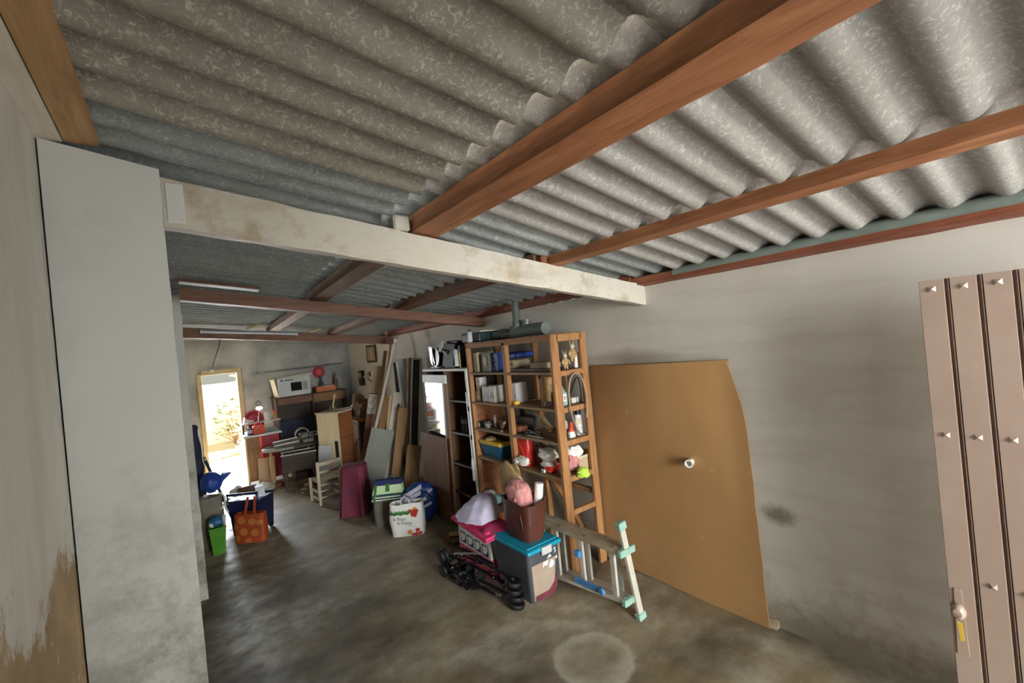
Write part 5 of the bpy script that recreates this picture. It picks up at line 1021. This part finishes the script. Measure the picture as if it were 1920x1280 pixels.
t = thing('wall_switch', 'round grey socket on the back wall beside the dresser', 'socket', (1.16, 9.79, 1.30)); bm = BM(); lathe(bm, [(.05, 0), (.045, .03), (.02, .035)], n=16, mt=mt); mk('body', bm, 'grey_panel', t, True); bm = BM(); lathe(bm, [(.018, .03), (.018, .045)], n=10, mt=mt); mk('knob', bm, 'latch', t, True)
# workbench beside the door
wk = thing('workbench', 'narrow worktop on boards beside the back door', 'table', (1.05, 9.05, 0))
pbox('top', (-.27, -.22, .80), (.32, .45, .835), 'worktop', wk, .004); pbox('side_board', (-.25, -.20, 0), (-.225, .24, .80), 'door_frame', wk, .002); pbox('panel', (-.225, -.20, .05), (-.04, -.18, .80), 'mid_wood', wk, .002); pbox('panel', (.0, -.20, .05), (.30, -.18, .80), 'red_paint', wk, .002)
pbox('leg', (-.04, -.21, 0), (.0, -.17, .80), 'orange_red', wk, .003); pbox('leg', (.27, -.20, 0), (.31, -.16, .80), 'dark_wood', wk, .003); pbox('leg', (.27, .20, 0), (.31, .24, .80), 'dark_wood', wk, .003)
sh2 = thing('bench_riser', 'small raised shelf on the back of the worktop', 'shelf', (1.08, 9.20, .836)); pbox('board', (-.28, -.06, .16), (.34, .10, .18), 'worktop', sh2, .003)
for x in (-.26, .32): pbox('foot', (x-.015, -.04, 0), (x+.015, .08, .16), 'dark_wood', sh2, .002)
T2 = .836; T3 = 1.017
t = thing('fuel_can', 'orange red petrol can at the front of the worktop', 'can', (1.03, 8.92, T2)); bm = BM(); box(bm, (-.09, -.05, 0), (.09, .05, .15), .02, seg=2); mk('body', bm, 'orange_red', t, True); bm = BM(); bar(bm, (-.05, -.052, .03), (.04, -.052, .13), .008, .004, (0, -1, 0)); bar(bm, (.04, -.052, .03), (-.05, -.052, .13), .008, .004, (0, -1, 0)); mk('cross_rib', bm, 'ink', t); bm = BM(); tube(bm, smoothpts([(-.06, 0, .145), (-.05, 0, .19), (.04, 0, .19), (.06, 0, .145)]), .010, 7); mk('handle', bm, 'orange_red', t, True); bm = BM(); lathe(bm, [(.02, .14), (.02, .185)], (.07, .02, 0), 10); mk('cap', bm, 'black', t, True)
t = thing('funnel', 'white plastic funnel lying on the raised shelf beside the door', 'funnel', (.90, 9.20, T3)); bm = BM(); tube(bm, [(-.05, 0, .055), (.03, 0, .03), (.09, 0, .025)], [.055, .018, .012], 14); mk('cone', bm, 'white_plastic', t, True); bm = BM(); tube(bm, [(-.056, 0, .056), (-.048, 0, .0545)], .060, 14); mk('rim', bm, 'white_plastic', t, True)
t = thing('shaving_mirror', 'small round chrome mirror on a stand at the back of the raised shelf', 'mirror', (1.07, 9.22, T3)); bm = BM(); lathe(bm, [(.045, 0), (.04, .015), (.01, .02)], n=14); mk('base', bm, 'chrome', t, True); bm = BM(); tube(bm, [(0, 0, .015), (.01, -.01, .12), (.03, -.01, .20)], .007, 7); mk('stem', bm, 'chrome', t, True); bm = BM(); tube(bm, [(.03+.062*math.cos(a), -.01, .235+.04*math.sin(a)) for a in [i*math.pi/10 for i in range(21)]], .007, 6); mk('ring', bm, 'chrome', t, True); bm = BM(); disc(bm, (.03, -.012, .235), (1, 0, 0), (0, 0, 1), .058, .037, 20, 1); mk('glass', bm, 'mirror', t)
t = thing('jar', 'pinkish white plastic jar on the raised shelf', 'jar', (1.21, 9.18, T3)); bm = BM(); lathe(bm, [(.045, 0), (.05, .02), (.05, .11), (.04, .125)], n=16); mk('body', bm, 'can_white', t, True); bm = BM(); lathe(bm, [(.046, .122), (.046, .145)], n=16); mk('lid', bm, 'stripe_white', t, True)
t = thing('jar', 'brown jar at the right end of the raised shelf', 'jar', (1.33, 9.20, T3)); bm = BM(); lathe(bm, [(.04, 0), (.043, .02), (.043, .10), (.03, .13)], n=16); mk('body', bm, 'tan_board', t, True); bm = BM(); lathe(bm, [(.032, .125), (.032, .15)], n=16); mk('lid', bm, 'orange_red', t, True)
t = thing('tin', 'purple grey tin at the left end of the worktop', 'tin', (.90, 8.95, T2)); bm = BM(); lathe(bm, [(.045, 0), (.045, .11), (.047, .115), (.04, .115)], n=16); mk('body', bm, 'navy', t, True); bm = BM(); lathe(bm, [(.046, .03), (.046, .09)], n=16); mk('label', bm, 'lavender', t, True)
t = thing('red_basin', 'red plastic basin standing on edge behind the raised shelf', 'basin', (1.02, 9.37, T2)); bm = BM(); lathe(bm, [(.10, -.05), (.15, .04), (.155, .045), (.14, .04), (.09, -.04)], (0, 0, .22), 20, Matrix.Rotation(R(80), 3, 'X')); mk('bowl', bm, 'red_paint', t, True); pbox('support', (-.10, .02, 0), (.10, .06, .12), 'dark_wood', t, .003)
t = thing('plate_stack', 'pile of pale plates under the raised shelf', 'plates', (1.22, 9.05, T2))
for k in range(4): bm = BM(); lathe(bm, [(.04, .012*k), (.10, .012*k+.014), (.10, .012*k+.018), (.04, .012*k+.006)], n=20); mk('plate', bm, 'pale_panel', t, True)
board('board', 'square beige board leaning in front of the worktop', (1.05, 8.62, 0), (1.075, 8.70, .44), .26, .02, 'beige_board', (-.35, -.93, .12))
# round ended table and boxes in the dim middle
tb = thing('round_table', 'old dark table with a rounded end standing before the worktop', 'table', (1.45, 8.33, 0))
bm = BM(); pts = [(.35, .25), (.35, -.25)]; pts += [(-.08-.33*math.cos(a), -.26*math.sin(a)) for a in [math.pi*(.5-i/14) for i in range(15)]]
pts = [(.35, -.27)]+[(-.05+.40*math.cos(a), .27*math.sin(a)) for a in [math.pi*(1.5-i/16) for i in range(17)]][0:17]+[(.35, .27)]
lo = [bm.verts.new((x, y, .60)) for x, y in pts]; hi = [bm.verts.new((x, y, .645)) for x, y in pts]; bm.faces.new(lo); bm.faces.new(hi[::-1])
for i in range(len(pts)): bm.faces.new((lo[i], lo[(i+1) % len(pts)], hi[(i+1) % len(pts)], hi[i]))
mk('top', bm, 'dark_wood', tb); bm = BM(); tube(bm, [(x*1.01, y*1.02, .625) for x, y in pts[1:-1]], .026, 8); mk('rim', bm, 'grey_panel', tb, True)
for x, y in ((-.36, -.05), (.28, -.2), (.28, .2)): bm = BM(); bar(bm, (x, y, 0), (x, y, .60), .035, .035, (1, 0, 0)); mk('leg', bm, 'tan_board', tb)
dc = thing('drawer_box', 'dark wooden drawer box on legs in front of the round ended table', 'drawer unit', (1.43, 7.92, 0), R(-10))
for x in (-.20, .22):
    for y in (-.12, .14): pbox('leg', (x-.025, y-.025, 0), (x+.025, y+.025, .30), 'dark_wood', dc, .003)
pbox('bottom', (-.24, -.15, .30), (.26, .17, .32), 'dark_wood', dc, .003)
for nm, lo, hi, m in (('front', (-.24, -.15, .32), (.26, -.13, .56), 'dark_wood'), ('back', (-.24, .15, .32), (.26, .17, .56), 'dark_wood'), ('side', (-.24, -.13, .32), (-.22, .15, .56), 'can_white'), ('side', (.24, -.13, .32), (.26, .15, .56), 'dark_wood'), ('rim', (-.25, -.16, .56), (.27, -.135, .572), 'white_frame'), ('rim', (-.25, .15, .56), (.27, .18, .572), 'white_frame')): pbox(nm, lo, hi, m, dc, .002)
t = thing('frame_stack', 'pale thin frames stacked on the round ended table', 'frames', (1.30, 8.28, .647))
for k in range(4): bm = BM(); bar(bm, (-.16, -.12+.06*k, .012+.022*k), (.22, -.10+.06*k, .016+.024*k), .05, .014); mk('frame', bm, 'white_frame' if k % 2 else 'metal_dark', t)
vi = thing('bench_vise', 'greasy dark metal vise on the right end of the round ended table', 'vise', (1.66, 8.20, .647)); bm = BM(); box(bm, (-.10, -.07, 0), (.08, .07, .07), .012); mk('base', bm, 'metal_dark', vi); bm = BM(); box(bm, (-.14, -.05, .07), (.02, .05, .17), .02); mk('fixed_jaw', bm, 'metal_dark', vi); bm = BM(); box(bm, (.04, -.045, .06), (.11, .045, .16), .015); mk('moving_jaw', bm, 'metal_dark', vi); bm = BM(); tube(bm, [(-.14, 0, .10), (.19, 0, .10)], .02, 10); mk('screw', bm, 'steel', vi, True); bm = BM(); tube(bm, [(.17, -.08, .06), (.17, .08, .14)], .008, 6); mk('handle', bm, 'steel', vi, True)
t = thing('cable_coil', 'coil of grey cable beside the vise', 'cable', (1.62, 8.46, .647))
for k in range(3): bm = BM(); tube(bm, [(.11*math.cos(a), .03*k-.03+.02*math.sin(2*a), .115+.10*math.sin(a)) for a in [i*math.pi/12 for i in range(25)]], .009, 6); mk('loop', bm, 'alu_dusty', t, True)
bm = BM(); tube(bm, smoothpts([(.10, 0, .12), (.2, -.02, .13), (.28, -.02, .10), (.33, 0, .11)]), .008, 6); mk('tail', bm, 'alu_dusty', t, True)
t = thing('wood_crate', 'low dark crate under the round ended table', 'crate', (1.70, 8.62, 0)); 
for z in (.02, .14, .26): pbox('slat', (-.25, -.20, z), (.25, -.185, z+.10), 'dark_wood', t, .003); pbox('slat', (-.25, .185, z), (.25, .20, z+.10), 'dark_wood', t, .003)
for x in (-.25, .235): pbox('end', (x, -.185, .0), (x+.015, .185, .37), 'dark_wood', t, .003)
# rubble on the floor
RS = random.Random(4)
lab = ['small pale stone on the floor by the drawer box legs', 'flat broken brick piece on the floor under the round ended table', 'grey rubble stone on the floor left of the cream cabinet', 'orange brown brick chip beside the table leg', 'tiny stone in front of the drawer box', 'rough stone near the cream cabinet foot', 'dusty clod under the drawer box', 'brown wood chip on the bare floor before the tables', 'second brick chip behind the drawer box leg']
for k, (x, y, s) in enumerate(((1.42, 7.66, .04), (1.30, 8.50, .06), (1.72, 7.72, .05), (1.20, 8.32, .04), (1.36, 7.50, .02), (1.82, 7.62, .035), (1.52, 7.88, .05), (1.30, 7.62, .02), (1.62, 8.04, .04))):
    bm = BM(); blob(bm, (0, 0, s*.5), (s*1.2, s, s*.55), k+30, .35, 1.8, 2, 1, .0); o = mk('rubble_stone', bm, ('stone', 'terracotta', 'stone', 'terracotta', 'stone', 'stone', 'tan_bag', 'mid_wood', 'terracotta')[k]); o.location = (x, y, 0); tag(o, lab[k], 'stone', 'rubble on the floor by the tables')
t = thing('cement_sack', 'knotted pale sack of rubble on the floor in front of the round table', 'sack', (.93, 8.22, 0)); bm = BM(); blob(bm, (0, 0, .065), (.15, .13, .075), 141, .3, 2.2, 4, 1, .002); mk('sack', bm, 'stone', t, True); bm = BM(); tube(bm, smoothpts([(-.01, -.13, .03), (.0, -.09, .12), (.01, .03, .142)]), .006, 6); mk('string', bm, 'white_plastic', t, True)

# ================================================================== LEFT SIDE
ob = thing('tote_bag', 'orange tote bag with pale circles hanging on the navy trolley', 'bag', (.53, 6.06, 0), R(-37))
bm = BM(); sack(bm, .345, .14, .32, (1.0, .8), .03, 9, .007, 40, 14, True, 1.0); obd = mk('body', bm, 'orange_cloth', ob, True)
for k, (x, z, r) in enumerate(((-.07, .26, .045), (.05, .235, .046), (.13, .22, .035), (-.05, .13, .046), (.08, .11, .046), (-.13, .06, .04), (.0, .025, .04), (-.145, .19, .03))):
    bm = BM(); disc(bm, (x, -.4, z), (1, 0, 0), (0, 0, 1), r, r*.9, 18, 3, .03, k); wrapto(mk('circle_print', bm, 'orange_dot', ob, True), obd, (0, 1, 0), .002)
for x in (-.035, .075): bm = BM(); bar(bm, (x, -.052, .29), (x*.75+.005, .02, .50), .028, .006, (0, -1, .2)); mk('strap', bm, 'orange_cloth', ob)
tr = thing('trolley', 'navy blue crate trolley behind the orange tote bag', 'trolley', (.58, 6.36, 0), R(-37))
bm = BM(); hexa(bm, [(-.16, -.14, .05), (.16, -.14, .05), (.16, .16, .05), (-.16, .16, .05), (-.18, -.16, .42), (.18, -.16, .42), (.18, .18, .42), (-.18, .18, .42)]); mk('crate_body', bm, 'crate_navy', tr)
for nm, lo, hi in (('rim', (-.19, -.17, .42), (.19, -.155, .44)), ('rim', (-.19, .175, .42), (.19, .19, .44)), ('upper_bar', (-.19, -.172, .50), (.19, -.155, .53))): pbox(nm, lo, hi, 'crate_navy', tr, .003)
for x in (-.185, .17): pbox('upright', (x, -.172, .42), (x+.015, -.155, .53), 'crate_navy', tr, .003)
for x in (-.15, .15):
    for y in (-.1, .12): bm = BM(); tube(bm, [(x-.012, y, .035), (x+.012, y, .035)], .034, 14); mk('wheel', bm, 'black_rubber', tr, True)
bm = BM(); tube(bm, smoothpts([(-.20, -.12, .30), (-.235, -.13, .36), (-.235, -.12, .42), (-.19, -.1, .46)]), .012, 7); mk('handle', bm, 'white_plastic', tr, True)
t = thing('rolled_cushion', 'brown rolled cushion lying on the navy trolley', 'cushion', (.56, 6.40, .44), R(-30)); bm = BM(); tube(bm, [(-.10, .0, .055), (.09, 0, .075)], [.05, .05], 14); mk('roll', bm, 'leather_brown', t, True); bm = BM(); tube(bm, [(-.1012, 0, .055), (-.1, 0, .055)], .03, 12); mk('end', bm, 'card_dark', t, True)
t = thing('white_bundle', 'white cloth bundle at the left corner of the navy trolley', 'cloth', (.44, 6.50, .44)); bm = BM(); blob(bm, (0, 0, .05), (.07, .07, .055), 151, .12, 2); mk('bundle', bm, 'white_cloth', t, True); bm = BM(); blob(bm, (.03, .05, .085), (.04, .04, .03), 152, .12, 2); mk('knot', bm, 'white_cloth', t, True)
t = boxthing('carton', 'pale carton standing at the right corner of the navy trolley', 'box', (.62, 6.24, .44), (.72, 6.36, .55), 'stripe_white', [('lid_line', (-.0505, -.0605, .085), (.0505, .0605, .09), 'latch')])
gb = thing('waste_bin', 'bright green plastic bin standing beside the left wall clutter', 'bin', (.20, 5.98, 0)); bm = BM(); hexa(bm, [(-.055, -.06, 0), (.055, -.06, 0), (.055, .08, 0), (-.055, .08, 0), (-.075, -.08, .28), (.08, -.08, .28), (.08, .10, .28), (-.075, .10, .28)]); mk('body', bm, 'green_bin', gb); pbox('rim', (-.082, -.086, .28), (.086, .106, .295), 'green_bin', gb, .004)
t = thing('bin_contents', 'grey blue rags and a white wrapper heaped on the green bin', 'rags', (.20, 5.99, .296)); bm = BM(); blob(bm, (0, 0, .05), (.08, .085, .055), 161, .2, 2.2); mk('rag', bm, 'tool_blue', t, True); bm = BM(); blob(bm, (-.045, -.05, .035), (.03, .03, .03), 162, .2, 2.2, 2); mk('wrapper', bm, 'white_plastic', t, True); bm = BM(); blob(bm, (.07, -.02, .06), (.02, .04, .06), 163, .2, 2.2, 2); mk('pale_rag', bm, 'pale_panel', t, True)
t = thing('grey_sack', 'grey brown stuffed sack behind the green bin', 'sack', (.17, 6.25, 0)); bm = BM(); sack(bm, .24, .24, .58, (.9, .9), .1, 14, .02, 28, 14, False, .9); mk('body', bm, 'bag_grey', t, True); bm = BM(); tube(bm, smoothpts([(.09, -.10, .42), (.14, -.12, .50), (.13, -.10, .58), (.08, -.05, .60)]), .010, 6); mk('handle', bm, 'white_plastic', t, True)
t = thing('blue_bag', 'royal blue plastic bag lying on the grey sack by the left wall', 'bag', (.20, 6.34, .60)); bm = BM(); blob(bm, (0, 0, .11), (.11, .14, .12), 171, .15, 2, 4); mk('body', bm, 'royal_blue', t, True); bm = BM(); hexa(bm, [(.02, -.06, .06), (.08, -.08, .08), (.08, .06, .08), (.02, .08, .06), (.12, -.08, .19), (.20, -.07, .18), (.20, -.03, .19), (.12, .0, .20)]); mk('corner', bm, 'royal_blue', t)
t = thing('folding_chair', 'dark folded chair frame leaning over the blue bag', 'chair', (.33, 6.82, 0)); 
for y in (-.14, .14): bm = BM(); bar(bm, (.10, y, 0), (-.16, y, .92), .03, .03, (1, 0, 0), .003); mk('side_rail', bm, 'dark_blue_cloth', t)
for z in (.30, .46, .62, .86): x = .10-.26*z/.92; bm = BM(); bar(bm, (x, -.14, z), (x, .14, z), .05 if z < .8 else .10, .018, (1, 0, .3)); mk('slat', bm, 'latch' if z > .8 else 'dark_blue_cloth', t)
t = thing('coat_bag', 'tall dark garment bag standing against the left wall before the back door', 'bag', (.06, 6.66, 0)); bm = BM(); sack(bm, .20, .30, 1.32, (.72, .6), .08, 17, .02, 32, 20, False, .95, (.0, 0)); mk('body', bm, 'dark_blue_cloth', t, True); bm = BM(); blob(bm, (.0, 0, 1.33), (.075, .09, .05), 181, .1, 2); mk('hood', bm, 'dark_blue_cloth', t, True)
# tube lamp on the far beam and its cable
t = thing('tube_lamp', 'long fluorescent tube lamp fixed to the far cross beam', 'lamp', (.86, 7.255, 2.47)); rl = Matrix.Rotation(R(5.3), 3, 'Y')
bm = BM(); box(bm, (-.60, -.02, .0), (.60, .022, .05), .006, rl); mk('housing', bm, 'lamp_grey', t); bm = BM(); tube(bm, [rl @ Vector((-.57, -.035, .012)), rl @ Vector((.57, -.035, .012))], .014, 10); mk('tube', bm, 'fluo', t, True)
for x in (-.585, .585): bm = BM(); box(bm, (x-.012, -.05, -.006), (x+.012, -.018, .03), .003); bmesh.ops.rotate(bm, verts=bm.verts[:], matrix=rl); mk('socket', bm, 'white_plastic', t)
t = thing('hanging_cable', 'black cable hanging from the tube lamp to the door frame', 'cable', (.50, 7.275, 2.44)); bm = BM(); tube(bm, smoothpts([(0, .0, .045), (-.02, .4, -.12), (-.04, 1.4, -.30), (-.02, 2.49, -.42)]), .005, 6); mk('cord', bm, 'cable', t, True); bm = BM(); box(bm, (-.04, 2.48, -.46), (.0, 2.52, -.40), .004); mk('plug_box', bm, 'white_plastic', t)
# yard beyond the door
t = thing('plastic_container', 'orange red plastic container standing in the bright yard', 'container', (.05, 14.2, -.06)); bm = BM(); hexa(bm, [(-.22, -.2, 0), (.22, -.2, 0), (.22, .2, 0), (-.22, .2, 0), (-.26, -.24, .72), (.26, -.24, .72), (.26, .24, .72), (-.26, .24, .72)]); mk('body', bm, 'yellow', t); pbox('rim', (-.27, -.25, .66), (.27, .25, .76), 'orange_red', t, .01)
def plant(label, loc, n, h, w, s, seed):
    rs = random.Random(seed); t = thing('garden_plant', label, 'plant', loc); bm = BM(); bm2 = BM()
    for i in range(n):
        a = rs.uniform(0, 6.28); z = rs.uniform(.15, 1)*h; r = w*rs.uniform(.2, 1)*(.5+.5*math.sin(z/h*3)); p = Vector((r*math.cos(a), r*math.sin(a), z))
        d = Vector((math.cos(a+rs.uniform(-.6, .6)), math.sin(a), rs.uniform(-.2, .7))).normalized(); q = d.cross(Vector((0, 0, 1))).normalized()*s*.3
        v = [bm.verts.new(x) for x in (p, p+d*s*.5+q, p+d*s, p+d*s*.5-q)]; bm.faces.new(v)
        if i % 9 == 0: tube(bm2, [(0, 0, 0), (r*.4*math.cos(a), r*.4*math.sin(a), z*.6), p], .008, 4)
    f = mk('foliage', bm, 'foliage', t); f['kind'] = 'stuff'; mk('stem', bm2, 'mid_wood', t); return t
plant('leafy climbing plant just outside the right side of the back door', (1.05, 11.0, -.06), 220, 1.95, .20, .14, 5)
plant('green bush in front of the far yard wall', (1.1, 14.5, -.06), 220, 1.5, .5, .18, 9)
t = thing('garden_rubble', 'pile of pale planks lying on the bright yard ground', 'planks', (.65, 12.6, -.06))
for k in range(4): bm = BM(); bar(bm, (-.5+.1*k, -.3+.12*k, .03+.03*k), (.4+.05*k, .2-.05*k, .03+.03*k), .12, .03); mk('plank', bm, 'tan_board' if k % 2 else 'wood_light', t)
